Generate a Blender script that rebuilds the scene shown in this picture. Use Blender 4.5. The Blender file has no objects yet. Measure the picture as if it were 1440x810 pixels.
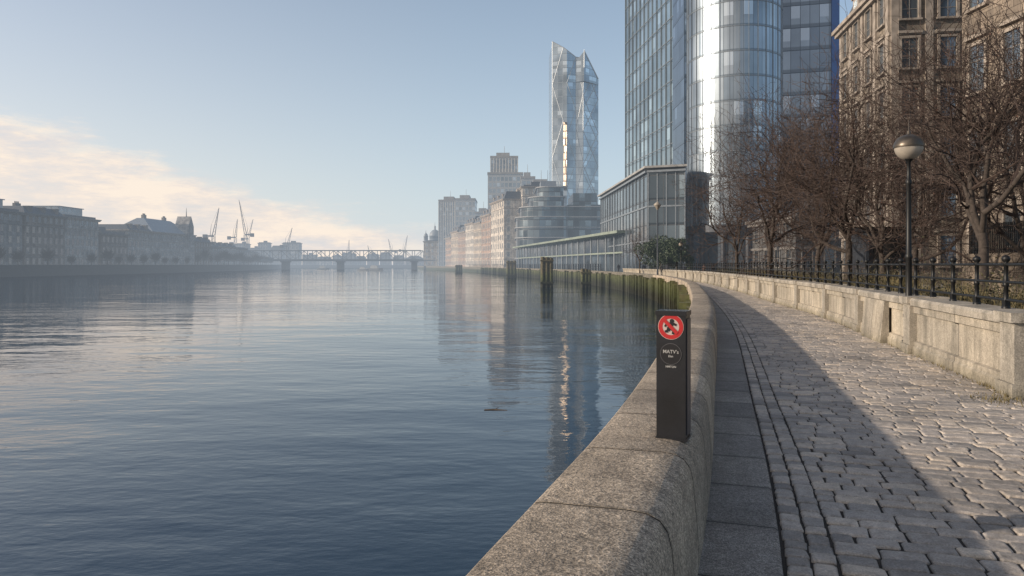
import bpy, bmesh, math, random, bisect
from mathutils import Vector, Matrix
random.seed(11)
scene=bpy.context.scene
COL=scene.collection
V=Vector
WATER=-1.8
# ------------------------------------------------------------------ helpers
class MB:
    def __init__(s):
        s.v=[];s.f=[];s.uv=[];s.m=[];s.col=None
    def face(s,pts,m=0,uv=None):
        b=len(s.v); s.v.extend([tuple(p) for p in pts]); s.f.append(list(range(b,b+len(pts))))
        if uv is None:
            a=V(pts[0]);n=(V(pts[1])-a).cross(V(pts[2])-a)
            if n.length<1e-12: n=V((0,0,1))
            n.normalize()
            if abs(n.z)>.7: uv=[(p[0],p[1]) for p in pts]
            else:
                h=V((-n.y,n.x)); h.normalize()
                uv=[(p[0]*h.x+p[1]*h.y,p[2]) for p in pts]
        s.uv.append(uv); s.m.append(m)
    def box(s,x0,x1,y0,y1,z0,z1,m=0,bottom=False):
        a=[(x0,y0),(x1,y0),(x1,y1),(x0,y1)]
        s.prism(a,z0,z1,m,bottom=bottom)
    def prism(s,a,z0,z1,m=0,top=True,bottom=False,mt=None):
        n=len(a); zt=z1 if isinstance(z1,(list,tuple)) else [z1]*n
        acc=0
        for i in range(n):
            p=a[i];q=a[(i+1)%n]; L=math.hypot(q[0]-p[0],q[1]-p[1]); j=(i+1)%n
            s.face([(p[0],p[1],z0),(q[0],q[1],z0),(q[0],q[1],zt[j]),(p[0],p[1],zt[i])],m,
                   [(acc,z0),(acc+L,z0),(acc+L,zt[j]),(acc,zt[i])]); acc+=L
        if top: s.face([(a[i][0],a[i][1],zt[i]) for i in range(n)],m if mt is None else mt)
        if bottom: s.face([(a[i][0],a[i][1],z0) for i in reversed(range(n))],m)
    def tube(s,p,q,r0,r1,n=4,m=0,cap=False):
        p=V(p);q=V(q);d=q-p
        if d.length<1e-6:return
        d.normalize(); u=d.cross(V((0,0,1)) if abs(d.z)<.9 else V((1,0,0))); u.normalize(); w=d.cross(u)
        b=len(s.v)
        for k in range(n):
            a=2*math.pi*k/n; o=u*math.cos(a)+w*math.sin(a)
            s.v.append(tuple(p+o*r0)); s.v.append(tuple(q+o*r1))
        for k in range(n):
            j=(k+1)%n
            s.f.append([b+2*k,b+2*j,b+2*j+1,b+2*k+1]); s.m.append(m)
            s.uv.append([(k/n,p.z),((k+1)/n,p.z),((k+1)/n,q.z),(k/n,q.z)])
        if cap:
            s.f.append([b+2*k+1 for k in range(n)]); s.m.append(m); s.uv.append([(0,0)]*n)
            s.f.append([b+2*k for k in reversed(range(n))]); s.m.append(m); s.uv.append([(0,0)]*n)
    def lathe(s,prof,n=20,c=(0,0),m=0):
        b=len(s.v)
        for r,z in prof:
            for k in range(n):
                a=2*math.pi*k/n; s.v.append((c[0]+r*math.cos(a),c[1]+r*math.sin(a),z))
        for i in range(len(prof)-1):
            for k in range(n):
                j=(k+1)%n
                s.f.append([b+i*n+k,b+i*n+j,b+(i+1)*n+j,b+(i+1)*n+k]); s.m.append(m)
                R=max(prof[i][0],.01)*2*math.pi/n
                s.uv.append([(k*R,prof[i][1]),((k+1)*R,prof[i][1]),((k+1)*R,prof[i+1][1]),(k*R,prof[i+1][1])])
    def mesh(s,name,mats,smooth=False,sharp=None):
        me=bpy.data.meshes.new(name); me.from_pydata(s.v,[],s.f)
        uvl=me.uv_layers.new(name="UVMap"); fl=[c for f in s.uv for p in f for c in p]
        uvl.data.foreach_set("uv",fl)
        me.polygons.foreach_set("material_index",s.m)
        if smooth: me.polygons.foreach_set("use_smooth",[True]*len(s.f))
        if s.col is not None:
            ca=me.color_attributes.new("tint",'FLOAT_COLOR','CORNER')
            ca.data.foreach_set("color",[c for i,f in enumerate(s.f) for _ in f for c in (s.col[i],s.col[i],s.col[i],1)])
        for m in (mats if isinstance(mats,(list,tuple)) else [mats]): me.materials.append(m)
        me.update()
        if sharp: me.set_sharp_from_angle(angle=math.radians(sharp))
        return me
def put(name,me,parent=None,loc=(0,0,0),rz=0,**k):
    o=bpy.data.objects.new(name,me); COL.objects.link(o); o.location=loc; o.rotation_euler=(0,0,rz)
    if parent is not None:o.parent=parent
    for a,b in k.items(): o[a]=b
    return o
def thing(name,loc,label,cat,group=None,rz=0):
    o=put(name,None,None,loc,rz,label=label,category=cat)
    if group:o["group"]=group
    return o
def copytree(o,loc,rz=0,sc=1,label=None):
    n=o.copy(); COL.objects.link(n); n.location=loc; n.rotation_euler=(0,0,rz); n.scale=(sc,sc,sc)
    if label:n["label"]=label
    def rec(src,dst):
        for k in list(src.children):
            c=k.copy(); COL.objects.link(c); c.parent=dst; rec(k,c)
    rec(o,n)
    return n
# ------------------------------------------------------------------ materials
HAZE=(0.46,0.53,0.61)
def N(nt,t,**k):
    n=nt.nodes.new(t)
    for a,b in k.items(): setattr(n,a,b)
    return n
def M(nt,op,a,b=None,c=None,clamp=False):
    n=N(nt,'ShaderNodeMath',operation=op); n.use_clamp=clamp
    for i,x in enumerate((a,b,c)):
        if x is None: continue
        if isinstance(x,(int,float)): n.inputs[i].default_value=x
        else: nt.links.new(x,n.inputs[i])
    return n.outputs[0]
def ramp(nt,fac,stops):
    r=N(nt,'ShaderNodeValToRGB'); e=r.color_ramp.elements
    while len(e)<len(stops): e.new(.5)
    for i,(p,c) in enumerate(stops):
        e[i].position=p; e[i].color=(c[0],c[1],c[2],1) if not isinstance(c,(int,float)) else (c,c,c,1)
    nt.links.new(fac,r.inputs[0]); return r.outputs[0]
def mix(nt,f,a,b,mode='MIX'):
    n=N(nt,'ShaderNodeMix',data_type='RGBA',blend_type=mode)
    for i,x in ((0,f),(6,a),(7,b)):
        if isinstance(x,(int,float)): n.inputs[i].default_value=x
        elif isinstance(x,tuple): n.inputs[i].default_value=(x[0],x[1],x[2],1)
        else: nt.links.new(x,n.inputs[i])
    return n.outputs[2]
def noise(nt,vec,scale,det=4,rough=.55):
    n=N(nt,'ShaderNodeTexNoise'); n.inputs['Scale'].default_value=scale; n.inputs['Detail'].default_value=det; n.inputs['Roughness'].default_value=rough
    if vec is not None: nt.links.new(vec,n.inputs['Vector'])
    return n.outputs['Fac']
def base(name,rough=.8,metal=0):
    m=bpy.data.materials.new(name); m.use_nodes=True; nt=m.node_tree
    b=nt.nodes['Principled BSDF']; b.inputs['Roughness'].default_value=rough; b.inputs['Metallic'].default_value=metal
    return m,nt,b
def bump(nt,b,h,strength=.5,dist=.01):
    n=N(nt,'ShaderNodeBump'); n.inputs['Strength'].default_value=strength; n.inputs['Distance'].default_value=dist
    nt.links.new(h,n.inputs['Height']); nt.links.new(n.outputs[0],b.inputs['Normal'])
SIG=0.0013
def paint_haze(m,sig=SIG):  # distance haze painted into the material: emission mixed in by world position
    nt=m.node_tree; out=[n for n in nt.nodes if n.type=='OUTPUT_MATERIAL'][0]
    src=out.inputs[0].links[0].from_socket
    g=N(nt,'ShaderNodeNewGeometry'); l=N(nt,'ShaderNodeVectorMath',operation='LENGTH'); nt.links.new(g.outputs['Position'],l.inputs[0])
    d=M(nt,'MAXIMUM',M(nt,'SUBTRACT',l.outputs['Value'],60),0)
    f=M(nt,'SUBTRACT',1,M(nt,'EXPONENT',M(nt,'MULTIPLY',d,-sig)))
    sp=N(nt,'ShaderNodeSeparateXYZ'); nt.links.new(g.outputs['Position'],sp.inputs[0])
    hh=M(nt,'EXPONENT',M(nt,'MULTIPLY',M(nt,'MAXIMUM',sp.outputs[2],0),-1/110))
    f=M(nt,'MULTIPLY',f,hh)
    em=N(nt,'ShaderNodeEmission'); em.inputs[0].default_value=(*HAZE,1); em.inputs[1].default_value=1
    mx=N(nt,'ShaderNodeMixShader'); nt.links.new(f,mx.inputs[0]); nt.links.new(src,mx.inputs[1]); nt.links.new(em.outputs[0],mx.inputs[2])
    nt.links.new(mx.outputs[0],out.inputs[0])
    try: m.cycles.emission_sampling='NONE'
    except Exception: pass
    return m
def simple(name,c,rough=.7,metal=0,var=.25,scale=3,hz=False,bmp=0,bscale=40):
    m,nt,b=base(name,rough,metal)
    tc=N(nt,'ShaderNodeTexCoord'); n=noise(nt,tc.outputs['Object'],scale,5)
    lo=tuple(x*(1-var) for x in c); hi=tuple(min(1,x*(1+var)) for x in c)
    nt.links.new(ramp(nt,n,[(.3,lo),(.7,hi)]),b.inputs['Base Color'])
    if bmp: bump(nt,b,noise(nt,tc.outputs['Object'],bscale,4),.6,bmp)
    if hz: paint_haze(m)
    return m
def granite(name,c,joint=None,rough=.75,hz=False,speck=120,algae=False,stain=.35,streak=False,contrast=1,jw=.007):
    m,nt,b=base(name,rough)
    tc=N(nt,'ShaderNodeTexCoord'); ob=tc.outputs['Object']
    s1=noise(nt,ob,speck,3,.7); s2=noise(nt,ob,1.1,5); s3=noise(nt,ob,9,5); s5=noise(nt,ob,speck*.35,2,.6)
    k=contrast
    col=ramp(nt,s1,[(.36,tuple(x*(1-.72*k) for x in c)),(.48,tuple(x*(1-.15*k) for x in c)),(.55,c),(.66,tuple(min(1,x*(1+.9*k)) for x in c))])
    col=mix(nt,1.0,col,ramp(nt,s5,[(.35,1-.38*k),(.6,1+.15*k)]),'MULTIPLY')
    st=ramp(nt,s2,[(.3,1-stain),(.7,1.12)])
    col=mix(nt,1.0,col,st,'MULTIPLY')
    col=mix(nt,1.0,col,ramp(nt,s3,[(.3,1-.28*k),(.65,1+.1*k)]),'MULTIPLY')
    if streak:
        mp_=N(nt,'ShaderNodeMapping'); mp_.inputs['Scale'].default_value=(3,3,.35); nt.links.new(ob,mp_.inputs[0])
        col=mix(nt,1.0,col,ramp(nt,noise(nt,mp_.outputs[0],1.2,6,.65),[(.35,(.60,.60,.58)),(.58,(1.05,1.03,1))]),'MULTIPLY')
        g=N(nt,'ShaderNodeNewGeometry'); sp=N(nt,'ShaderNodeSeparateXYZ'); nt.links.new(g.outputs['Position'],sp.inputs[0])
        zf=M(nt,'ADD',M(nt,'MULTIPLY',sp.outputs[2],3.2),M(nt,'MULTIPLY',s3,.5),clamp=True)
        col=mix(nt,1.0,col,ramp(nt,zf,[(.1,(.55,.55,.48)),(.9,(1,1,1))]),'MULTIPLY')
    if joint:
        sp=N(nt,'ShaderNodeSeparateXYZ'); nt.links.new(tc.outputs['UV'],sp.inputs[0])
        w=N(nt,'ShaderNodeTexWhiteNoise',noise_dimensions='1D'); nt.links.new(M(nt,'FLOOR',M(nt,'DIVIDE',sp.outputs[0],joint)),w.inputs['W'])
        col=mix(nt,1.0,col,ramp(nt,w.outputs['Value'],[(0,(.78,.77,.76)),(1,(1.12,1.08,1.02))]),'MULTIPLY')
        fr=M(nt,'FRACT',M(nt,'DIVIDE',sp.outputs[0],joint)); jd=M(nt,'MULTIPLY',M(nt,'MINIMUM',fr,M(nt,'SUBTRACT',1,fr)),joint)
        col=mix(nt,M(nt,'LESS_THAN',jd,jw),col,tuple(x*.10 for x in c))
        col=mix(nt,1.0,col,ramp(nt,M(nt,'DIVIDE',jd,.05,clamp=True),[(0,.7),(1,1)]),'MULTIPLY')
    if algae:
        g=N(nt,'ShaderNodeNewGeometry'); sp=N(nt,'ShaderNodeSeparateXYZ'); nt.links.new(g.outputs['Position'],sp.inputs[0])
        z=M(nt,'ADD',sp.outputs[2],M(nt,'MULTIPLY',M(nt,'SUBTRACT',s3,.5),.8))
        f=M(nt,'MULTIPLY_ADD',z,-1.6,-.1,clamp=True)
        col=mix(nt,f,col,(.035,.045,.022))
    nt.links.new(col,b.inputs['Base Color'])
    h=M(nt,'ADD',M(nt,'MULTIPLY',s1,.6),M(nt,'MULTIPLY',s3,1.2)); h=M(nt,'ADD',h,M(nt,'MULTIPLY',s5,.8))
    bump(nt,b,h,1,.007)
    if hz: paint_haze(m)
    return m
def ashlar(name,c,bw=1.0,bh=.42,hz=True):
    m,nt,b=base(name,.85)
    tc=N(nt,'ShaderNodeTexCoord')
    br=N(nt,'ShaderNodeTexBrick'); nt.links.new(tc.outputs['UV'],br.inputs['Vector'])
    br.inputs['Scale'].default_value=1; br.inputs['Brick Width'].default_value=bw; br.inputs['Row Height'].default_value=bh
    br.inputs['Mortar Size'].default_value=.018; br.inputs['Mortar Smooth'].default_value=.3
    br.inputs['Color1'].default_value=(*[x*1.12 for x in c],1); br.inputs['Color2'].default_value=(*[x*.74 for x in c],1)
    br.inputs['Mortar'].default_value=(*[x*.35 for x in c],1)
    s=noise(nt,tc.outputs['Object'],.35,6,.65)
    col=mix(nt,1.0,br.outputs['Color'],ramp(nt,s,[(.3,.45),(.65,1.15)]),'MULTIPLY')
    mp_=N(nt,'ShaderNodeMapping'); mp_.inputs['Scale'].default_value=(1.2,1.2,.12); nt.links.new(tc.outputs['Object'],mp_.inputs[0])
    col=mix(nt,1.0,col,ramp(nt,noise(nt,mp_.outputs[0],1.0,6,.7),[(.35,(.5,.5,.52)),(.6,(1.05,1.03,1))]),'MULTIPLY')
    nt.links.new(col,b.inputs['Base Color'])
    bump(nt,b,M(nt,'SUBTRACT',M(nt,'MULTIPLY',noise(nt,tc.outputs['Object'],14,4),.4),br.outputs['Fac']),.7,.03)
    if hz:paint_haze(m)
    return m
def curtain(name,c1,c2,pw=1.5,ph=3.6,mull=(.12,.14,.16),t=.05,rough=.1,metal=.85,tilt=.03,hz=True,spandrel=.22,spc=None):
    m,nt,b=base(name,rough,metal)
    tc=N(nt,'ShaderNodeTexCoord'); sp=N(nt,'ShaderNodeSeparateXYZ'); nt.links.new(tc.outputs['UV'],sp.inputs[0])
    u=M(nt,'DIVIDE',sp.outputs[0],pw); v=M(nt,'DIVIDE',sp.outputs[1],ph)
    fu=M(nt,'FRACT',u); fv=M(nt,'FRACT',v)
    cb=N(nt,'ShaderNodeCombineXYZ'); nt.links.new(M(nt,'FLOOR',u),cb.inputs[0]); nt.links.new(M(nt,'FLOOR',v),cb.inputs[1])
    w=N(nt,'ShaderNodeTexWhiteNoise',noise_dimensions='3D'); nt.links.new(cb.outputs[0],w.inputs['Vector'])
    col=mix(nt,w.outputs['Value'],c1,c2)
    big=noise(nt,tc.outputs['Object'],.07,4)
    col=mix(nt,1.0,col,ramp(nt,big,[(.3,.5),(.7,1.3)]),'MULTIPLY')
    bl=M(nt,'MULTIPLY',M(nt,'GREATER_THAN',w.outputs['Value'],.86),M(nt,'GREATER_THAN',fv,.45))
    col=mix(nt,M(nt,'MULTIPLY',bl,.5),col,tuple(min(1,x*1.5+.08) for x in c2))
    sband=M(nt,'LESS_THAN',fv,spandrel)
    col=mix(nt,M(nt,'MULTIPLY',sband,.75),col,spc or tuple(x*.55 for x in c1))
    mu=M(nt,'MAXIMUM',M(nt,'LESS_THAN',fu,t/pw),M(nt,'LESS_THAN',fv,t*1.6/ph))
    col=mix(nt,mu,col,mull); nt.links.new(col,b.inputs['Base Color'])
    nt.links.new(M(nt,'MULTIPLY_ADD',mu,.35,M(nt,'MULTIPLY_ADD',w.outputs['Value'],.06,rough)),b.inputs['Roughness'])
    g=N(nt,'ShaderNodeNewGeometry')
    o=N(nt,'ShaderNodeVectorMath',operation='SUBTRACT'); nt.links.new(w.outputs['Color'],o.inputs[0]); o.inputs[1].default_value=(.5,.5,.5)
    s=N(nt,'ShaderNodeVectorMath',operation='SCALE'); nt.links.new(o.outputs[0],s.inputs[0]); s.inputs['Scale'].default_value=tilt
    a=N(nt,'ShaderNodeVectorMath',operation='ADD'); nt.links.new(g.outputs['Normal'],a.inputs[0]); nt.links.new(s.outputs[0],a.inputs[1])
    nm=N(nt,'ShaderNodeVectorMath',operation='NORMALIZE'); nt.links.new(a.outputs[0],nm.inputs[0])
    bp=N(nt,'ShaderNodeBump'); bp.inputs['Strength'].default_value=.5; bp.inputs['Distance'].default_value=.03
    nt.links.new(noise(nt,tc.outputs['Object'],.5,2),bp.inputs['Height']); nt.links.new(nm.outputs[0],bp.inputs['Normal'])
    nt.links.new(bp.outputs[0],b.inputs['Normal'])
    if hz:paint_haze(m)
    return m

mGran=granite('granite_coping',(.48,.41,.325),joint=.95,algae=True,jw=.009)
mSlab=granite('granite_slab',(.31,.30,.29),joint=.8,rough=.6)
mWall=granite('weathered_stone',(.45,.42,.365),joint=2.175,speck=60,stain=.3,streak=True,contrast=.4)
mPier=granite('pier_stone',(.42,.39,.34),speck=60,stain=.4,streak=True,contrast=.4)
mQuayFar=granite('quay_stone',(.20,.18,.14),algae=True,hz=True)
mTimber,nt,b=base('algae_timber',.85)
tc=N(nt,'ShaderNodeTexCoord'); g=N(nt,'ShaderNodeNewGeometry'); sp=N(nt,'ShaderNodeSeparateXYZ'); nt.links.new(g.outputs['Position'],sp.inputs[0])
mpp=N(nt,'ShaderNodeMapping'); mpp.inputs['Scale'].default_value=(2,2,.5); nt.links.new(tc.outputs['Object'],mpp.inputs[0])
nn=noise(nt,mpp.outputs[0],1.3,5,.65)
zz_=M(nt,'ADD',M(nt,'MULTIPLY_ADD',sp.outputs[2],.5,.62),M(nt,'MULTIPLY',M(nt,'SUBTRACT',nn,.5),1.2),clamp=True)
c_=ramp(nt,zz_,[(0,(.025,.027,.014)),(.3,(.055,.066,.024)),(.65,(.095,.105,.04)),(1,(.11,.095,.055))])
nt.links.new(mix(nt,1.0,c_,ramp(nt,noise(nt,tc.outputs['Object'],4,5),[(.3,.5),(.7,1.3)]),'MULTIPLY'),b.inputs['Base Color']); bump(nt,b,nn,.6,.03); paint_haze(mTimber)
mIron=simple('black_iron',(.018,.019,.02),.45,.6,var=.2)
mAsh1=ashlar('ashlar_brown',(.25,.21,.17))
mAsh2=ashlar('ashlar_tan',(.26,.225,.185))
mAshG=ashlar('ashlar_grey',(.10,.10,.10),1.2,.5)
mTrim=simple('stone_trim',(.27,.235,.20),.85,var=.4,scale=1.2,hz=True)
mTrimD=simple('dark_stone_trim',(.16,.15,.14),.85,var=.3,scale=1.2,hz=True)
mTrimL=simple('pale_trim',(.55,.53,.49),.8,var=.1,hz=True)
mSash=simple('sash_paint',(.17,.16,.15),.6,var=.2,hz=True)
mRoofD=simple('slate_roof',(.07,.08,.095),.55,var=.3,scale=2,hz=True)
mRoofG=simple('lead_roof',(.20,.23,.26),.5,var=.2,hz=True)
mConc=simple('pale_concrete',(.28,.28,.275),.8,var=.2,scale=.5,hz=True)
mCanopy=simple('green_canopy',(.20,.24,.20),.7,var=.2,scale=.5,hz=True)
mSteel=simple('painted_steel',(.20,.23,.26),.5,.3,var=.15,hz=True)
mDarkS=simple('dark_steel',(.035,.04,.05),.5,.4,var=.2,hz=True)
mWG,ntw,bw_=base('window_glass',.08,.6)
bw_.inputs['Base Color'].default_value=(.14,.17,.20,1); paint_haze(mWG)
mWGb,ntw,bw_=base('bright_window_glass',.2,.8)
bw_.inputs['Base Color'].default_value=(.40,.38,.36,1); paint_haze(mWGb)
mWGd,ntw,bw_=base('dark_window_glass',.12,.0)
bw_.inputs['Base Color'].default_value=(.02,.025,.03,1); bw_.inputs['Specular IOR Level'].default_value=.9; paint_haze(mWGd)
mBark=simple('bark',(.05,.04,.034),.9,var=.4,scale=8,bmp=.01,bscale=30)
mTwig=simple('twig',(.050,.034,.028),.85,var=.4,scale=2,hz=False)
mBud=simple('bud',(.11,.055,.04),.8,var=.4,scale=3)
mLeaf=simple('evergreen_leaf',(.03,.05,.022),.6,var=.5,scale=2,hz=True)
mDry=simple('dry_grass',(.16,.13,.06),.85,var=.5,scale=4)
mIvy=simple('shrub_leaf',(.06,.055,.028),.7,var=.6,scale=4)
mSoil=simple('soil',(.06,.045,.032),.95,var=.4,scale=6,bmp=.03,bscale=12)
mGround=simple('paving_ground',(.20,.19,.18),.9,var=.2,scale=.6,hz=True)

# setts
mSett,nt,b=base('setts',.55)
tc=N(nt,'ShaderNodeTexCoord'); ca=N(nt,'ShaderNodeAttribute',attribute_name='tint')
s=noise(nt,tc.outputs['Object'],90,4,.7); s2=noise(nt,tc.outputs['Object'],.7,5)
s4=noise(nt,tc.outputs['Object'],14,5)
c=ramp(nt,ca.outputs['Fac'],[(0,(.25,.235,.22)),(.35,(.38,.35,.32)),(.7,(.48,.43,.38)),(1,(.60,.52,.43))])
c=mix(nt,1.0,c,ramp(nt,s,[(.3,.62),(.7,1.3)]),'MULTIPLY'); c=mix(nt,1.0,c,ramp(nt,s2,[(.3,.72),(.7,1.12)]),'MULTIPLY')
c=mix(nt,1.0,c,ramp(nt,s4,[(.3,.66),(.65,1.1)]),'MULTIPLY')
nt.links.new(c,b.inputs['Base Color'])
nt.links.new(ramp(nt,s4,[(.3,.38),(.7,.7)]),b.inputs['Roughness'])
bump(nt,b,M(nt,'ADD',M(nt,'MULTIPLY',s,.5),M(nt,'MULTIPLY',s4,1.8)),1,.009)
mMortar=simple('mortar',(.032,.028,.024),.95,var=.4,scale=5,bmp=.01)

# water
mWater,nt,b=base('river_water',.035)
b.inputs['Base Color'].default_value=(.014,.034,.062,1); b.inputs['IOR'].default_value=1.39
tc=N(nt,'ShaderNodeTexCoord')
def mp(sx,sy,rot=0):
    m_=N(nt,'ShaderNodeMapping'); m_.inputs['Scale'].default_value=(sx,sy,1); m_.inputs['Rotation'].default_value=(0,0,rot); nt.links.new(tc.outputs['Object'],m_.inputs[0]); return m_.outputs[0]
w1=noise(nt,mp(.22,.45,.15),1,4,.55)
w2=noise(nt,mp(.9,1.9,-.2),1,4,.6)
w3=noise(nt,mp(5,9,.1),1,2,.5)
w0=noise(nt,mp(.05,.09,.2),1,2,.5)
patch=ramp(nt,noise(nt,mp(.03,.07,.1),1,5,.6),[(.40,.10),(.60,1.0)])
h=M(nt,'ADD',M(nt,'MULTIPLY',w1,.055),M(nt,'MULTIPLY',patch,M(nt,'ADD',M(nt,'MULTIPLY',w2,.024),M(nt,'MULTIPLY',w3,.0012))))
h=M(nt,'ADD',h,M(nt,'MULTIPLY',w0,.16))
bump(nt,b,h,1,1)

# ------------------------------------------------------------------ curves
def interp(pts):
    ys=[p[0] for p in pts]; xs=[p[1] for p in pts]; n=len(pts); t=[]
    for i in range(n):
        if i==0:t.append((xs[1]-xs[0])/(ys[1]-ys[0]))
        elif i==n-1:t.append((xs[-1]-xs[-2])/(ys[-1]-ys[-2]))
        else:
            a=(xs[i]-xs[i-1])/(ys[i]-ys[i-1]); c=(xs[i+1]-xs[i])/(ys[i+1]-ys[i])
            wa=ys[i+1]-ys[i]; wc=ys[i]-ys[i-1]; t.append((a*wa+c*wc)/(wa+wc))
    def f(y):
        if y<=ys[0]: return xs[0]+t[0]*(y-ys[0])
        if y>=ys[-1]: return xs[-1]+t[-1]*(y-ys[-1])
        i=bisect.bisect_right(ys,y)-1; h=ys[i+1]-ys[i]; u=(y-ys[i])/h
        return (2*u**3-3*u*u+1)*xs[i]+(u**3-2*u*u+u)*h*t[i]+(-2*u**3+3*u*u)*xs[i+1]+(u**3-u*u)*h*t[i+1]
    return f
class Crv:
    def __init__(s,f,y0,y1,dy=.1):
        s.f=f; s.y=[];s.x=[];s.s=[];y=y0;acc=0
        while y<=y1:
            x=f(y)
            if s.y: acc+=math.hypot(x-s.x[-1],y-s.y[-1])
            s.y.append(y);s.x.append(x);s.s.append(acc); y+=dy
        s.L=acc
    def sy(s,y):
        i=min(max(bisect.bisect_left(s.y,y),0),len(s.s)-1); return s.s[i]
    def at(s,q):
        i=min(max(bisect.bisect_right(s.s,q)-1,0),len(s.s)-2)
        u=(q-s.s[i])/(s.s[i+1]-s.s[i])
        P=V((s.x[i]+(s.x[i+1]-s.x[i])*u,s.y[i]+(s.y[i+1]-s.y[i])*u,0))
        a=max(i-3,0);b=min(i+4,len(s.s)-1)
        T=V((s.x[b]-s.x[a],s.y[b]-s.y[a],0)).normalized()
        return P,T,V((T.y,-T.x,0))
fOut=interp([(-6,-2.9),(0,-.93),(2.28,-.18),(4.1,.45),(9.26,2.0),(17.2,4.3),(30,7.5),(43,10.4),(62,13.2),(85,14.4),(110,13.8),(145,11),(190,4),(250,-5),(350,-25),(480,-58),(600,-80),(760,-95)])
fIn=interp([(4,5.15),(8.8,6.2),(13.2,7.35),(22,9.6),(30,11.1),(38,12.7),(50,14.9),(62,16.8),(85,18.2),(110,17.6),(145,15)])
OUT=Crv(fOut,-6,745); INR=Crv(fIn,8.55,112)
def sweep(mb,crv,prof,slist,m=0):
    vl=[0]
    for i in range(1,len(prof)): vl.append(vl[-1]+math.hypot(prof[i][0]-prof[i-1][0],prof[i][1]-prof[i-1][1]))
    cx=sum(p[0] for p in prof)/len(prof); 
    b=len(mb.v); n=len(prof)
    for s,j in slist:
        P,T,R=crv.at(s)
        for (o,z) in prof:
            if j and z>-1: o=o+(cx-o)*.05; z=z-.018 if z>.3 else z
            mb.v.append((P.x+R.x*o,P.y+R.y*o,z))
    for i in range(len(slist)-1):
        for k in range(n-1):
            a=b+i*n+k
            mb.f.append([a,a+n,a+n+1,a+1]); mb.m.append(m)
            s0=slist[i][0];s1=slist[i+1][0]
            mb.uv.append([(s0,vl[k]),(s1,vl[k]),(s1,vl[k+1]),(s0,vl[k+1])])
def slist(s0,s1,joint,sub=.32,g=.006):
    r=[];k=math.ceil(s0/joint)
    last=s0; r.append((s0,False))
    while k*joint<s1:
        j=k*joint
        if j-g>last+.02:
            nn=max(1,int((j-last)/sub))
            for q in range(1,nn): r.append((last+(j-last)*q/nn,False))
        r+= [(j-g*1.6,False),(j,True),(j+g*1.6,False)]; last=j+g*1.6; k+=1
    r.append((s1,False)); return r

# ------------------------------------------------------------------ setting: water, land
mb=MB(); mb.face([(-3000,-300,WATER),(3000,-300,WATER),(3000,3500,WATER),(-3000,3500,WATER)])
put('river_water',mb.mesh('river_water',mWater),kind='structure')
mb=MB(); ys=[-6,0,5,10,20,30,40,50,60,70,85,100,120,145,170,190,220,250,300,350,420,480,540,600,660,745]
for a,c_ in zip(ys[:-1],ys[1:]):
    mb.face([(fOut(a)+.35,a,-.06),(3000,a,-.06),(3000,c_,-.06),(fOut(c_)+.35,c_,-.06)])
mb.face([(-2990,745,-.06),(3000,745,-.06),(3000,3500,-.06),(-2990,3500,-.06)])
mb.face([(-.9,-6,-.06),(-.9,-60,-.06),(3000,-60,-.06),(3000,-6,-.06)])
put('ground',mb.mesh('ground',mGround),kind='structure')
fL=interp([(60,-134),(200,-137),(300,-139),(400,-150),(480,-165),(600,-195),(745,-240)])
mb=MB(); yl=[20,100,200,300,340,370,400,440,480,540,600,745]
for a,c_ in zip(yl[:-1],yl[1:]):
    mb.face([(-2995,a,.3),(fL(a)-.3,a,.3),(fL(c_)-.3,c_,.3),(-2995,c_,.3)])
put('far_bank_ground',mb.mesh('far_bank_ground',mGround),kind='structure')
# near river wall
mb=MB()
prof=[(0,-4),(0,-1.5),(0,0),(0,.55),(.006,.575),(.022,.590),(.06,.598),(.42,.605),(.495,.598),(.545,.575),(.575,.535),(.592,.47),(.602,.36),(.612,.25),(.62,.1),(.62,-.08)]
sNear=OUT.sy(70)
sweep(mb,OUT,prof,slist(0,sNear,.95))
e=thing('river_parapet',(0,0,0),'rounded pale granite parapet with coping joints along the walkway','wall')
put('coping',mb.mesh('coping',mGran,True,28),e)
mb=MB(); sweep(mb,OUT,prof,[(sNear+i*3,False) for i in range(int((OUT.L-sNear)/3))])
q=put('quay_wall',mb.mesh('quay_wall',mQuayFar),None,label='long stained stone quay wall curving along the river',category='wall')
# timber cladding
mb=MB(); s=OUT.sy(22); rr=random.Random(3)
while s<OUT.sy(290):
    w=.28+rr.random()*.16
    P,T,R=OUT.at(s); P2,_,_=OUT.at(s+w); d=.10+rr.random()*.10; zt=.05+rr.random()*.2
    A=P-R*d;B=P2-R*d
    mb.prism([(B.x,B.y),(P2.x+R.x*.02,P2.y+R.y*.02),(P.x+R.x*.02,P.y+R.y*.02),(A.x,A.y)],-3.0,zt)
    if rr.random()<.16:
        d2=.42; A=P-R*d2; B=P2-R*d2
        mb.prism([(B.x,B.y),(P2.x-R.x*.05,P2.y-R.y*.05),(P.x-R.x*.05,P.y-R.y*.05),(A.x,A.y)],-3.0,zt+.2)
    s+=w+.05+(.25 if rr.random()<.12 else 0)
put('timber_cladding',mb.mesh('timber_cladding',mTimber),None,label='olive and brown algae covered timber piling along the quay',category='timber piling')
# left bank quay
LB=Crv(fL,20,745,1)
mb=MB(); sweep(mb,LB,[(-.7,.2),(-.7,1.5),(.0,1.5),(.05,1.3),(0,1.2),(.2,-4)],[(i*6,False) for i in range(int(LB.L/6))])
mb.f=[f[::-1] for f in mb.f]
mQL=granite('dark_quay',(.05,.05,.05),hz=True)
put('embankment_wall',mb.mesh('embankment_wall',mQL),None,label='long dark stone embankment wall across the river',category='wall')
mb=MB(); mb.box(-300,-80,744,746,-4,1.0)
put('distant_quay_wall',mb.mesh('distant_quay_wall',mQL),None,label='hazy quay wall at the far river bend',category='wall')

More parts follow.
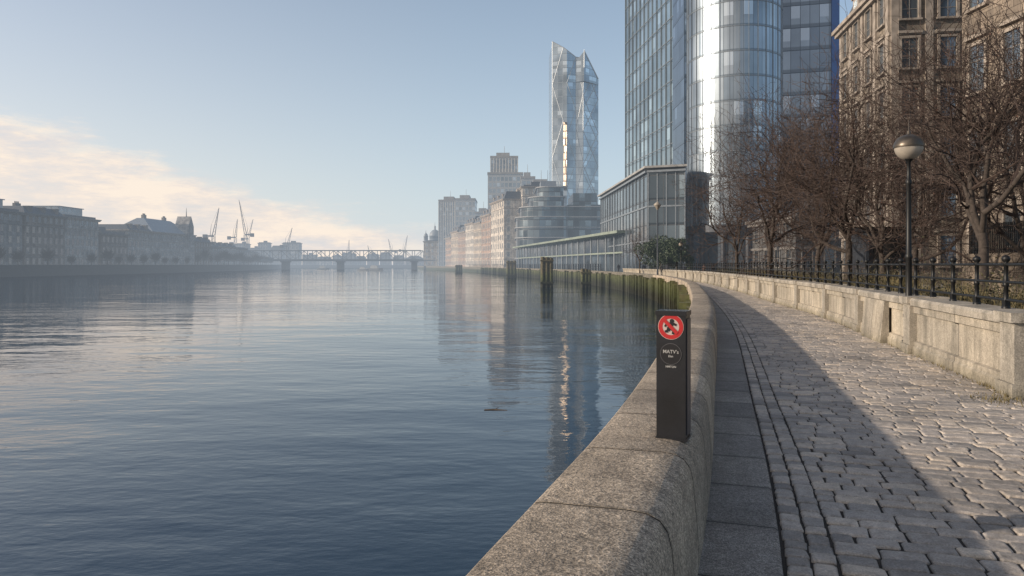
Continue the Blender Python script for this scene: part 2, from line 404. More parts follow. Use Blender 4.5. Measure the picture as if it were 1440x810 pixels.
# path: slabs, gutter, setts
mb=MB(); sl=slist(0,OUT.sy(72),.8,sub=.8)
sweep(mb,OUT,[(.60,.0),(1.02,.0),(1.04,-.012),(1.045,-.05)],sl)
put('kerb_slab_path',mb.mesh('kerb_slab_path',mSlab),kind='structure')
def wid(s):
    P,T,R=OUT.at(s); t=4.
    for _ in range(8):
        Q=P+R*t; t+=(fIn(Q.y)-Q.x)/max(R.x,.3)*.9
    return P,T,R,t
mb=MB(); s=0; prev=None
while s<OUT.sy(112):
    P,T,R,w=wid(s); a=P+R*.6; c_=P+R*(w+.2)
    if prev: mb.face([prev[0],prev[1],(c_.x,c_.y,-.019),(a.x,a.y,-.019)])
    prev=((a.x,a.y,-.019),(c_.x,c_.y,-.019)); s+=1
put('path_bed',mb.mesh('path_bed',mMortar),kind='structure')
mb=MB(); mb.col=[]; rr=random.Random(5)
def sett(P,T,R,o0,o1,l0,l1,tb=0):
    tint=min(1,max(0,rr.random()*.9+tb)); z=rr.uniform(-.007,.005); tx=rr.uniform(-.014,.014); ty=rr.uniform(-.024,.024)
    j=lambda:rr.uniform(-.006,.006)
    cx=(o0+o1)/2;cy=(l0+l1)/2;hx=(o1-o0)/2;hy=(l1-l0)/2
    def ring(ins,zz,cut):
        x=hx-ins;y=hy-ins
        return [(a,b_,zz) for (a,b_) in ((-x+cut,-y),(x-cut,-y),(x,-y+cut),(x,y-cut),(x-cut,y),(-x+cut,y),(-x,y-cut),(-x,-y+cut))]
    jc=[(j(),j()) for _ in range(4)]; jit=[jc[0],jc[1],jc[1],jc[2],jc[2],jc[3],jc[3],jc[0]]
    b=len(mb.v)
    for (ins,zz,cut) in ((0,-.03,.012),(.001,-.012,.012),(.006,-.004,.014),(.016,0,.016)):
        for k,(a,b_,c_) in enumerate(ring(ins,zz,cut)):
            a+=jit[k][0];b_+=jit[k][1]
            q=P+R*(cx+a)+T*(cy+b_); mb.v.append((q.x,q.y,c_+z+a*tx*2+b_*ty*2))
    for r_ in range(3):
        for k in range(8):
            k2=(k+1)%8
            mb.f.append([b+r_*8+k,b+r_*8+k2,b+r_*8+8+k2,b+r_*8+8+k]); mb.m.append(0); mb.uv.append([(0,0)]*4); mb.col.append(tint)
    mb.f.append([b+24+k for k in range(8)]); mb.m.append(0); mb.uv.append([(0,0)]*8); mb.col.append(tint)
SE=OUT.sy(66)
for lane in (1.055,1.19):
    s=3+lane*.1
    while s<SE:
        L=rr.uniform(.10,.17); P,T,R=OUT.at(s); sett(P,T,R,lane+.004,lane+.128,.005,L-.005,-.05); s+=L
s=3
while s<SE:
    rowh=rr.uniform(.13,.165)
    P,T,R,w=wid(s); o=1.325
    first=rr.uniform(.1,.26)
    while o<w-.03:
        L=first if first else rr.uniform(.16,.31); first=None
        L=min(L,w-o)
        if w-o-L<.1: L=w-o
        sett(P,T,R,o+.006,o+L-.006,.006,rowh-.006,rr.choice([0,.1,.2])); o+=L
    s+=rowh
me=mb.mesh('cobbled_path',mSett); put('cobbled_path',me,kind='structure')

# right-hand low wall
e=thing('boundary_wall',(0,0,0),'pale low stone wall with recessed panels, piers and projecting cap','wall')
mb=MB(); sl=slist(0,INR.L,2.175,sub=.7)
sweep(mb,INR,[(-.06,-.1),(-.06,.13),(-.035,.16),(-.035,.22),(.02,.235),(.02,.72),(-.035,.735),(-.035,.86)],sl); sweep(mb,INR,[(.42,.86),(.42,-.1)],[(s,False) for s,_ in sl])
put('wall_face',mb.mesh('wall_face',mWall),e)
mb=MB(); sweep(mb,INR,[(.46,.85),(.0,.85),(-.10,.87),(-.11,.96),(-.08,1.0),(.46,1.0),(.46,.85)],sl)
put('wall_coping',mb.mesh('wall_coping',mPier),e)
s=.17
while s<INR.sy(80):
    P,T,R=INR.at(s); mb=MB()
    def bx(o0,o1,t0,t1,z0,z1):
        pts=[P+R*o0+T*t0,P+R*o1+T*t0,P+R*o1+T*t1,P+R*o0+T*t1]
        mb.prism([(p.x-P.x,p.y-P.y) for p in pts],z0,z1)
    bx(-.10,.50,-.2,.2,-.1,.9); bx(-.14,.53,-.24,.24,-.1,.16); bx(-.155,.54,-.25,.25,.9,1.02)
    o=put('pier',mb.mesh('pier',mPier),e,(P.x,P.y,0)); bv=o.modifiers.new('b','BEVEL'); bv.width=.015; bv.segments=2
    s+=4.35
sP,sT,sR=INR.at(INR.sy(15.2)); ang=math.atan2(sT.y,sT.x)
mb=MB(); Lb=.9
mb.face([(-Lb,.03,0),(Lb,.03,0),(Lb,.03,.86),(-Lb,.03,.86)])
mb.face([(Lb,.20,0),(-Lb,.20,0),(-Lb,.115,.86),(Lb,.115,.86)])
mb.face([(-Lb,.20,0),(-Lb,.03,0),(-Lb,.03,.86),(-Lb,.115,.86)]); mb.face([(Lb,.03,0),(Lb,.20,0),(Lb,.115,.86),(Lb,.03,.86)])
mb.face([(-Lb,.03,.86),(Lb,.03,.86),(Lb,.115,.86),(-Lb,.115,.86)])
put('buttress',mb.mesh('buttress',mWall),e,(sP.x,sP.y,0),ang)

# railing on wall
e=thing('iron_railing',(0,0,0),'black iron railing with ball topped posts on the low wall','railing')
mp_=MB(); mp_.lathe([(.055,0),(.055,.03),(.032,.05),(.028,.3),(.038,.31),(.038,.35),(.028,.36),(.028,.60),(.04,.61),(.024,.63),(.045,.655),(.055,.685),(.045,.715),(.0,.74)],10)
mp_.box(-.035,.035,-.035,.035,0,.12)
pm=mp_.mesh('post',mIron,True); s=.2;ps=[]
while s<INR.sy(100) and len(ps)<98:
    P,T,R=INR.at(s); ps.append(s); put('post',pm,e,(P.x+R.x*.3,P.y+R.y*.3,.995)); s+=1.05
for z in (.12,.36,.60):
    mb=MB(); ss=[s0*.8 for s0 in range(int(ps[-1]/.8))]+[ps[-1]]
    ss=[.2]+[q for q in ss if q>.2]
    for a,c_ in zip(ss[:-1],ss[1:]):
        A,_,RA=INR.at(a);B,_,RB=INR.at(c_)
        mb.tube((A.x+RA.x*.3,A.y+RA.y*.3,1+z),(B.x+RB.x*.3,B.y+RB.y*.3,1+z),.022,.022,6)
    put('rail',mb.mesh('rail',mIron,True),e)

# promenade railing further along quay
e=thing('promenade_railing',(0,0,0),'dark railing on top of the distant quay','railing')
mb0=MB(); mb0.box(-.06,.06,-.06,.06,0,1.1); pm2=mb0.mesh('post',mDarkS)
mb=MB(); s=OUT.sy(112); prev=None;k=0
while s<OUT.sy(330) and k<95:
    P,T,R=OUT.at(s); Q=(P.x+R.x*.3,P.y+R.y*.3)
    put('post',pm2,e,(Q[0],Q[1],.58));k+=1
    if prev:
        for z in (.3,.7,1.1): mb.tube((prev[0],prev[1],.6+z),(Q[0],Q[1],.6+z),.035,.035,4)
    prev=Q; s+=2.4
put('rail',mb.mesh('rail',mDarkS),e)

# planting bed
mb=MB(); prev=None; s=0
while s<INR.L-1:
    P,T,R=INR.at(s); a=P+R*.42; c_=P+R*4.2
    if prev: mb.face([prev[0],prev[1],(c_.x,c_.y,.55),(a.x,a.y,.62)])
    prev=((a.x,a.y,.62),(c_.x,c_.y,.55)); s+=2
P0,T0,R0=INR.at(0); a=P0+R0*.42;c_=P0+R0*4.2
mb.face([(a.x,a.y,-.06),(c_.x,c_.y,-.06),(c_.x,c_.y,.55),(a.x,a.y,.62)])
put('planting_bed_ground',mb.mesh('planting_bed_ground',mSoil),kind='structure')
rr=random.Random(8)
def leafq(mb,p,sz,m=0):
    a=V((rr.gauss(0,1),rr.gauss(0,1),rr.gauss(0,1))).normalized(); b_=a.cross(V((rr.gauss(0,1),rr.gauss(0,1),rr.gauss(0,1)))).normalized()
    mb.face([p-a*sz,p-b_*sz*.5,p+a*sz,p+b_*sz*.5],m,[(0,0),(1,0),(1,1),(0,1)])
mb=MB()
for i in range(480):
    s=rr.random()**1.3*55+.3; P,T,R=INR.at(s); c_=P+R*rr.uniform(.8,3.9); h=rr.uniform(.15,.8)
    if rr.random()<.45:
        for k in range(40):
            d=V((rr.gauss(0,.5),rr.gauss(0,.5),1)).normalized(); b_=V((c_.x+rr.gauss(0,.1),c_.y+rr.gauss(0,.1),.56)); t_=b_+d*h*1.3
            sd=V((-d.y,d.x,0)).normalized()*.008; mb.face([b_-sd,b_+sd,t_],1,[(0,0),(1,0),(.5,1)])
    else:
        for k in range(130):
            p=V((c_.x+rr.gauss(0,.3),c_.y+rr.gauss(0,.3),.58+abs(rr.gauss(0,.5))*h)); leafq(mb,p,rr.uniform(.025,.05),0)
put('undergrowth',mb.mesh('undergrowth',[mIvy,mDry]),kind='stuff',label='dry grasses and low shrubs in the planting bed',category='undergrowth')
mb=MB()
for i in range(1200):
    if i<500: P0_=V((5.9+rr.gauss(0,.22),8.35+rr.gauss(0,.25),-.01))
    else:
        P,T,R=INR.at(rr.random()**2*40); P0_=P-R*(.08+abs(rr.gauss(0,.05))); P0_.z=0
    d=V((rr.gauss(0,.6),rr.gauss(0,.6),1)).normalized(); t_=P0_+d*rr.uniform(.02,.08); sd=V((-d.y,d.x,0)).normalized()*.006
    mb.face([P0_-sd,P0_+sd,t_],0,[(0,0),(1,0),(.5,1)])
for i in range(260):
    P,T,R=INR.at(rr.random()**1.3*30); q_=P-R*(.1+abs(rr.gauss(0,.7))); p=V((q_.x,q_.y-rr.random()*3,.012)); a=rr.random()*6.28; z=rr.uniform(.012,.024)
    A=V((math.cos(a)*z,math.sin(a)*z,.003)); B=V((-math.sin(a)*z*.6,math.cos(a)*z*.6,rr.uniform(-.002,.008))); mb.face([p-A,p-B,p+A,p+B],1 if i%2 else 0,[(0,0),(1,0),(1,1),(0,1)])
put('weeds',mb.mesh('weeds',[mDry,mIvy]),kind='stuff',label='small weeds and fallen leaves along the foot of the wall',category='weeds')

# ------------------------------------------------------------------ trees
def gen_tree(seed,H):
    rg=random.Random(seed); tr=MB();cr=MB()
    def rv(k): return V((rg.gauss(0,k),rg.gauss(0,k),rg.gauss(0,k)))
    def branch(p,d,L,r,l):
        nseg=(5,7,6,4,3,2)[l]; st=L/nseg
        for i in range(nseg):
            d=(d+rv((.09,.24,.3,.32,.3,.3)[l])+V((0,0,.07 if l else .1))).normalized()
            q=p+d*st; r2=max(r*(.91 if l<2 else .84),(.0,.0,.013,.0095,.0065,.0055)[l])
            if l<=1: tr.tube(p,q,r,r2,8 if l==0 else 6)
            else: cr.tube(p,q,r,r2,4 if l==2 else 3,0)
            if l==0 and i>=3 or (0<l<5 and i>=1 and rg.random()<(1,.9,.88,.86,.75)[l]):
                nch=2 if rg.random()<(.5,.4,.35,.35,.25)[l] else 1
                for _ in range(nch):
                    t=rg.uniform(.45,.9) if l==0 else rg.uniform(.5,1.15)
                    ax=d.cross(rv(1)).normalized(); nd=(Matrix.Rotation(t,3,ax)@d)
                    branch(q,nd,L*rg.uniform(.48,.76) if l else H*rg.uniform(.42,.55),r2*(.62 if l<2 else .6),l+1)
            if l>=4 and rg.random()<.25:
                a=rv(1).normalized(); b_=a.cross(d).normalized(); z=rg.uniform(.015,.03)
                cr.face([q-a*z,q-b_*z*.6,q+a*z,q+b_*z*.6],1,[(0,0)]*4)
            p=q;r=r2
        if l==0:
            for k in range(3):
                a=k*2.1+rg.random(); s_=rg.uniform(.15,.6); nd=V((math.cos(a)*s_,math.sin(a)*s_,1)).normalized(); branch(p,nd,H*rg.uniform(.45,.62),r*.72,1)
    branch(V((0,0,-.1)),V((rg.gauss(0,.06),rg.gauss(0,.06),1)),H*.25,H*.024,0)
    zs=sorted(v[2] for v in cr.v); zmax=zs[int(len(zs)*.97)]; k=H/zmax
    for m_ in (tr,cr): m_.v=[(a*k,b_*k,c_*k) for a,b_,c_ in m_.v]
    return tr.mesh('trunk',mBark,True),cr.mesh('crown',[mTwig,mBud])
tv=[gen_tree(sd,8) for sd in (21,34,57)]
print('TREEFACES',[len(t[1].polygons) for t in tv])
for i,(px,d,ytop,v_) in enumerate([(1380,19,10,0),(1190,27,100,1),(1085,37,145,2),(1290,31,85,1),(1035,58,230,1),(1455,23,40,2),(1150,46,160,0),(900,100,322,1),(1245,25,150,2)]):
    x=(px-720)*d/1000; H=(372-ytop)*d/1000+1.0
    e=thing('bare_tree',(x,d,.5 if x-fIn(d)<4 else -.1),'bare winter tree with reddish brown twigs behind the low wall','tree','bare trees along the walkway',rz=i*1.7)
    put('trunk',tv[v_][0],e); put('crown',tv[v_][1],e); e.scale=(H/8*.9,H/8*.9,H/8)
def evergreen(px,d,wm,h):
    x=(px-720)*d/1000
    e=thing('evergreen_tree',(x,d,-.05),'dark dense evergreen tree beside the promenade','tree','evergreens on the promenade')
    mb=MB(); mb.tube((0,0,0),(0,0,h*.5),.16,.08,8); put('trunk',mb.mesh('trunk',mBark),e)
    mb=MB()
    for k in range(38):
        c_=V((rr.gauss(0,wm*.3),rr.gauss(0,wm*.3),h*.3+rr.random()*h*.6)); c_.x*=(1.25-c_.z/h*.7);R_=wm*rr.uniform(.1,.22)
        for q in range(130):
            v=V((rr.gauss(0,1),rr.gauss(0,1),rr.gauss(0,1))).normalized()*R_*rr.uniform(.6,1.05); leafq(mb,c_+v,.13)
    put('crown',mb.mesh('crown',mLeaf),e)
evergreen(928,92,4.2,5.6); evergreen(952,88,3.4,5.2)

# ------------------------------------------------------------------ street lamps
mGlobe=simple('weathered_globe',(.30,.27,.23),.45,var=.25,scale=5)
mCap=simple('bronze_cap',(.10,.085,.07),.4,.7,var=.3,scale=8)
def lamp(loc):
    e=thing('street_lamp',loc,'dark post street lamp with round globe and spiked cap','street lamp','street lamps along the walkway')
    mb=MB(); mb.lathe([(.0,0),(.12,0),(.12,.06),(.09,.10),(.085,.5),(.10,.52),(.10,.56),(.06,.62),(.052,1.6),(.062,1.62),(.062,1.68),(.048,1.7),(.04,3.0),(.05,3.02),(.05,3.08),(.035,3.1),(.03,3.42),(.07,3.47),(.09,3.5),(.0,3.5)],16)
    put('post',mb.mesh('post',mIron,True),e)
    mb=MB(); R=.25; mb.lathe([(R*math.cos(a),3.72+R*math.sin(a)) for a in [math.radians(-80+i*10) for i in range(9)]],24); put('globe',mb.mesh('globe',mGlobe,True),e)
    mb=MB(); mb.lathe([(.262,3.70),(.268,3.73)]+[(.262*math.cos(a),3.73+.22*math.sin(a)) for a in [math.radians(i*10) for i in range(1,9)]]+[(.03,3.96),(.035,4.0),(.012,4.03),(.006,4.22),(0,4.23)],24); put('lamp_cap',mb.mesh('lamp_cap',mCap,True),e)
    return e
l0=lamp(((1278-720)*.0134,13.4,.1))
copytree(l0,(18.3,77,.1),0,1.0); copytree(l0,(20.3,93,.0),0,1.0)
e=thing('street_lamp',(17.6,86,0),'tall slim street lamp with a small flared lantern','street lamp','street lamps along the walkway')
mb=MB(); mb.lathe([(.16,0),(.12,.8),(.09,1),(.06,8.2),(0,8.2)],10); put('post',mb.mesh('post',mDarkS,True),e)
mb=MB(); mb.lathe([(.07,8.2),(.42,8.75),(.48,8.85),(.2,9.1),(.05,9.2),(0,9.5)],14); put('lantern',mb.mesh('lantern',mGlobe,True),e)

# ------------------------------------------------------------------ sign post on parapet
bx_,by_=(948-720)*.0041,4.12
ang=math.radians(-24)
e=thing('sign_post',(bx_,by_,.6),'squat black rectangular post with round prohibition sign on the parapet','sign post',rz=ang)
mBlk=simple('black_paint',(.007,.008,.011),.42,.0,var=.5,scale=6,bmp=.001,bscale=60)
mBlk2=simple('dark_blue_paint',(.02,.024,.036),.42,.0,var=.3,scale=6)
mRed=simple('sign_red',(.40,.016,.018),.45,var=.15); mWh=simple('sign_white',(.46,.38,.35),.5,var=.12); mBk=simple('sign_black',(.01,.01,.012),.4,var=.1)
mb=MB(); mb.box(-.083,.083,-.07,.07,0,.72,0)
o=put('post_body',mb.mesh('post_body',mBlk),e); bv=o.modifiers.new('b','BEVEL'); bv.width=.014; bv.segments=4
mb=MB(); mb.box(-.089,.089,-.076,.076,.708,.735); o=put('post_cap',mb.mesh('post_cap',mBlk),e); bv=o.modifiers.new('b','BEVEL'); bv.width=.011; bv.segments=3
mb=MB(); mb.box(.0825,.089,-.05,.06,.03,.69); o=put('side_panel',mb.mesh('side_panel',mBlk2),e); bv=o.modifiers.new('b','BEVEL'); bv.width=.003; bv.segments=2
mb=MB(); mb.box(-.088,.088,-.076,.076,-.003,.012); o=put('base_plate',mb.mesh('base_plate',mBlk),e); bv=o.modifiers.new('b','BEVEL'); bv.width=.004; bv.segments=2
def disc(mb,cx,cz,r0,r1,y,n=40,th=.002,m=0):
    for k in range(n):
        a=2*math.pi*k/n;c_=2*math.pi*(k+1)/n
        A=(cx+r0*math.cos(a),y,cz+r0*math.sin(a));B=(cx+r1*math.cos(a),y,cz+r1*math.sin(a));C_=(cx+r1*math.cos(c_),y,cz+r1*math.sin(c_));D_=(cx+r0*math.cos(c_),y,cz+r0*math.sin(c_))
        if r0==0: mb.face([D_,B,C_],m)
        else: mb.face([A,B,C_,D_],m)
        mb.face([B,(B[0],y+th,B[2]),(C_[0],y+th,C_[2]),C_],m)
def stroke(mb,p,q,w0,w1,y,m=0):
    p=V(p);q=V(q);d=(q-p).normalized();n=V((-d.y,d.x))
    mb.face([(p.x-n.x*w0,y,p.y-n.y*w0),(q.x-n.x*w1,y,q.y-n.y*w1),(q.x+n.x*w1,y,q.y+n.y*w1),(p.x+n.x*w0,y,p.y+n.y*w0)],m)
cz=.645
s_=put('prohibition_sign',None,e); 
mb=MB(); disc(mb,0,cz,0,.073,-.0725); put('sign_face',mb.mesh('sign_face',mWh),s_)
mb=MB(); disc(mb,0,cz,.047,.0705,-.0735); stroke(mb,(-.037,cz+.037),(.037,cz-.037),.010,.010,-.0757); put('red_ring',mb.mesh('red_ring',mRed),s_)
mb=MB(); y=-.0745
disc(mb,.006,cz+.033,0,.0125,y,16)
stroke(mb,(.004,cz+.022),(-.006,cz-.006),.014,.012,y); stroke(mb,(-.004,cz-.004),(.018,cz-.020),.012,.009,y-.0001); stroke(mb,(.018,cz-.020),(.012,cz-.042),.009,.007,y-.0002)
stroke(mb,(-.008,cz-.004),(-.016,cz-.024),.012,.009,y-.0003); stroke(mb,(-.016,cz-.024),(-.034,cz-.028),.009,.006,y-.0004)
stroke(mb,(.008,cz+.020),(.032,cz+.010),.008,.006,y-.0005); stroke(mb,(.0,cz+.018),(-.024,cz+.016),.008,.006,y-.0006); stroke(mb,(-.024,cz+.016),(-.034,cz+.0),.006,.005,y-.0007)
put('pictogram',mb.mesh('pictogram',mBk),s_)
s_=put('notice_disc',None,e)
mb=MB(); disc(mb,0,.49,0,.060,-.0725); put('disc_face',mb.mesh('disc_face',mBk),s_)
mb=MB(); disc(mb,0,.49,.0585,.0605,-.0735); put('disc_rim',mb.mesh('disc_rim',simple('grey_rim',(.12,.12,.13),.5)),s_)
def text(parent,t,x,z,size,y,mat):
    cu=bpy.data.curves.new('t','FONT'); cu.body=t; cu.size=size; cu.align_x='CENTER'; cu.extrude=.0004; cu.offset=.0003
    to=bpy.data.objects.new('t',cu); COL.objects.link(to); bpy.context.view_layer.update()
    me=bpy.data.meshes.new_from_object(to.evaluated_get(bpy.context.evaluated_depsgraph_get())); bpy.data.objects.remove(to)
    me.materials.clear(); me.materials.append(mat)
    o=put('lettering',me,parent,(x,y,z)); o.rotation_euler=(math.pi/2,0,0); return o
mLet=simple('letter_grey',(.38,.38,.37),.5)
text(s_,"MATV's",0,.494,.028,-.0745,mLet); text(s_,"Elan",0,.472,.017,-.0745,mLet); text(e,"NMTON",0,.412,.016,-.0715,mLet)

# driftwood
mb=MB()
mb.tube((-.28,0,0),(-.05,.03,.0),.02,.03,7,cap=True); mb.tube((-.05,.03,.0),(.26,-.02,-.005),.03,.015,7,cap=True); mb.tube((-.05,.03,.0),(.05,.12,.04),.012,.006,5,cap=True)
put('driftwood',mb.mesh('driftwood',simple('wet_wood',(.10,.075,.05),.5)),None,(-.37,16.6,WATER+.0),label='small dark driftwood branch floating on the river',category='driftwood')

# mooring piles
def dolphin(px,d,w,zt,lab):
    x=(px-720)*d/1000
    e=thing('mooring_pile',(x,d,WATER-2),lab,'mooring pile','mooring piles in the river')
    mb=MB(); k=3
    for i in range(k):
        for j in range(2):
            X=-w/2+w*(i+.5)/k; mb.tube((X,j*w/3,0),(X,j*w/3,zt-WATER+2+rr.uniform(-.1,.1)),w/k*.52,w/k*.48,10,cap=True)
    mb.box(-w*.52,w*.52,-w*.22,w*.55,zt-WATER+1.4,zt-WATER+1.6); mb.box(-w*.52,w*.52,-w*.22,w*.55,2.5,2.8)
    put('timber_cluster',mb.mesh('timber_cluster',mTimber),e)
dolphin(769,108,1.9,2.7,'tall cluster of green algae covered timber piles')
dolphin(719,185,2.6,2.6,'tall cluster of green algae covered timber piles')
dolphin(824,106,1.5,.9,'short cluster of green algae covered timber piles')
dolphin(645,300,3,1.4,'short cluster of green algae covered timber piles')

# ------------------------------------------------------------------ buildings
def win_mesh(w,h,frame=.12,proud=.14,bars=(1,1),mf=None,mg=None,sill=True,lintel=False,mbar=None):
    mb=MB(); 
    mb.box(-w/2-frame,-w/2,0.003,proud,0,h); mb.box(w/2,w/2+frame,0.003,proud,0,h)
    mb.box(-w/2-frame,w/2+frame,0.003,proud+.004,h,h+frame,bottom=True)
    if sill: mb.box(-w/2-frame*1.4,w/2+frame*1.4,.003,proud+.1,-frame*.8,0,bottom=True)
    if lintel:
        mb.box(-w/2-frame*1.5,w/2+frame*1.5,.003,proud+.12,h+frame*2,h+frame*3.1,bottom=True)
    mb.face([(w/2,.02,0),(-w/2,.02,0),(-w/2,.02,h),(w/2,.02,h)],1)
    for i in range(bars[0]):
        x=-w/2+w*(i+1)/(bars[0]+1); mb.box(x-.03,x+.03,.022,.05,0,h,2)
    for i in range(bars[1]):
        z=h*(i+1)/(bars[1]+1); mb.box(-w/2,w/2,.022,.052,z-.03,z+.03,2,bottom=True)
    return mb.mesh('window',[mf or mTrim,mg or mWG,mbar or mSash])
def place_windows(e,wm,slots):
    for x,y,z,r in slots[:100]: put('window',wm,e,(x,y,z),r)
    if len(slots)>100:
        mb=MB()
        for x,y,z,r in slots[100:]:
            c_,s_=math.cos(r),math.sin(r)
            for p in wm.polygons:
                pts=[wm.vertices[i].co for i in p.vertices]
                mb.face([(x+a.x*c_-a.y*s_,y+a.x*s_+a.y*c_,z+a.z) for a in pts],p.material_index)
        o=put('remaining_windows',mb.mesh('remaining_windows',list(wm.materials)),e); o['kind']='stuff'
def building(name,label,cat,org,ang,L,D,H,floors,bays,wall,win,group=None,base_h=.6,roof='flat',near=0,near_end='x0',cornice=True,roofmat=None,roof_h=3,chim=0,trim=None,courses=True,z0=-.1,pil=False):
    e=thing(name,(org[0],org[1],z0),label,cat,group,rz=ang)
    mb=MB(); mb.box(0,L,-D,0,0,H)
    put('wall',mb.mesh('wall',wall),e)
    tr=trim or mTrim
    fh=(H-base_h)/floors
    if cornice:
        mb=MB(); mb.box(-.5,L+.5,-D-.5,.5,H-.5,H,bottom=True); mb.box(-.75,L+.75,-D-.75,.75,H-.12,H+.25,bottom=True)
        put('cornice',mb.mesh('cornice',tr),e)
        if courses:
            for k in sorted({1,floors-1}):
                if 0<k<floors:
                    z=base_h+k*fh-.35; mb=MB(); mb.box(-.17,L+.17,-D-.17,.17,z,z+.28,bottom=True); put('string_course',mb.mesh('string_course',tr),e)
    rm=roofmat or mRoofD; mb=MB()
    if roof=='flat':
        mb.box(.6,L-.6,-D+.6,-.6,H+.2,H+1.0)
        mb.box(L*.3,L*.55,-D*.7,-D*.3,H+1.0,H+2.8)
    else:
        i=1.6 if roof=='mansard' else D*.42
        b_=[(0,-D),(L,-D),(L,0),(0,0)]; t=[(i,-D+i),(L-i,-D+i),(L-i,-i),(i,-i)]
        for k in range(4):
            p,q,r,s=b_[k],b_[(k+1)%4],t[(k+1)%4],t[k]
            mb.face([(p[0],p[1],H+.26),(q[0],q[1],H+.26),(r[0],r[1],H+.26+roof_h),(s[0],s[1],H+.26+roof_h)])
        mb.face([(x,y,H+.26+roof_h) for x,y in t])
    put('roof',mb.mesh('roof',rm),e)
    if roof=='mansard':
        nb=max(2,bays//2); dm=MB(); dm.box(-.8,.8,-1.6,.0,0,1.9); dm.box(-.95,.95,-1.7,.12,1.9,2.1,bottom=True); dm.face([(.5,.02,.4),(-.5,.02,.4),(-.5,.02,1.6),(.5,.02,1.6)],1)
        dme=dm.mesh('dormer',[tr,mWGd])
        for k in range(nb): put('dormer',dme,e,(L*(k+.5)/nb,-.35,H+.45))
    for k in range(chim):
        mb=MB(); mb.box(-1.2,1.2,-.5,.5,0,roof_h+1.4)
        for q in range(4): mb.tube((-.85+q*.56,0,roof_h+1.4),(-.85+q*.56,0,roof_h+2.0),.16,.14,6,cap=True)
        put('chimney',mb.mesh('chimney',tr),e,(L*(k+.6)/(chim+.2),-D*.5,H+.3))
    slots=[]
    for f in range(floors):
        z=base_h+f*fh+fh*.24
        for k in range(bays): slots.append((L*(k+.5)/bays,0,z,0))
        for k in range(near):
            if near_end=='x0': slots.append((0,-D*(k+.5)/near,z,math.pi/2))
            else: slots.append((L,-D*(k+.5)/near,z,-math.pi/2))
    place_windows(e,win,slots)
    if pil:
        pm_=MB(); pm_.box(-.3,.3,.003,.2,base_h+fh,H-.5); pme=pm_.mesh('pilaster',tr)
        for k in range(bays+1): put('pilaster',pme,e,(min(L-.31,max(.31,L*k/bays)),0,0))
        for k in range(near+1 if near else 0): put('pilaster',pme,e,(0 if near_end=='x0' else L,-min(D-.31,max(.31,D*k/max(near,1))),0),math.pi/2 if near_end=='x0' else -math.pi/2)
    return e
def pt(px,d): return ((px-720)*d/1000,d)
wNear=win_mesh(1.3,2.5,.2,.2,(1,2),mTrim,mWG,lintel=True)
wA=win_mesh(1.15,2.7,.2,.12,(1,2),mTrim,mWG,lintel=True)
wMid=win_mesh(1.2,2.1,.14,.14,(1,1),mTrimL,mWGb)
wDk=win_mesh(1.2,2.1,.14,.14,(1,1),mTrimD,mWGd)
wFar=win_mesh(1.3,1.9,.1,.08,(1,0),mTrimD,mWG)
wFarD=win_mesh(1.2,1.8,.12,.08,(0,0),mTrim,mWG)
building('stone_building','tall brown ashlar stone building with framed sash windows','building',(28.6,16),math.atan2(26,-2.0),26.1,14,30,6,10,mAsh1,wA,'stone buildings beside the walkway',roof='mansard',near=0,chim=1,pil=False)
p0=pt(1252,60);p1=pt(1183,73)
building('stone_building','tan classical stone building with heavy cornice and slate roof','building',p0,math.atan2(p1[1]-p0[1],p1[0]-p0[0]),math.dist(p0,p1),9,25.5,6,4,mAsh2,wNear,'stone buildings beside the walkway',roof='mansard',near=3,chim=1,roof_h=4,pil=True)
building('stone_building','dark grey stone block behind the trees','building',(39,53),math.radians(88),9,12,19,4,3,mAshG,wDk,'stone buildings beside the walkway',near=4,trim=mTrimD)
building('arcade_building','low dark stone arcade building behind bare trees','building',(33.5,84),math.radians(95),12,14,7.2,2,4,mAshG,wDk,None,near=5,trim=mTrimD)

# glass materials
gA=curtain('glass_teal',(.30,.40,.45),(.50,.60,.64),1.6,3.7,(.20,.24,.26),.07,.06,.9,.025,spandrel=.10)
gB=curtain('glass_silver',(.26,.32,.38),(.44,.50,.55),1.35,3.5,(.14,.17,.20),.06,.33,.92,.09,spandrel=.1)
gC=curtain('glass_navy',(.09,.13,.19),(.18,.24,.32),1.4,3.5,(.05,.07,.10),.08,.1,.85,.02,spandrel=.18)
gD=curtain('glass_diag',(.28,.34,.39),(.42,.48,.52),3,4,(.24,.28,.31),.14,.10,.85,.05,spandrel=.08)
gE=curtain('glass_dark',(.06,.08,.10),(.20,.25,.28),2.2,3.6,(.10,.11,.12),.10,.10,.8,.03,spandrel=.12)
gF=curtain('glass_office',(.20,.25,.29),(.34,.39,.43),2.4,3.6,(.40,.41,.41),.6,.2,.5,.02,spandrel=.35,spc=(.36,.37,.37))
gS=curtain('glass_glint',(.16,.13,.10),(.34,.28,.22),1.2,4,(.05,.05,.05),.2,.32,.9,.25,spandrel=.25)
mBlue=simple('blue_panel',(.03,.09,.26),.25,.3,var=.1,hz=True)

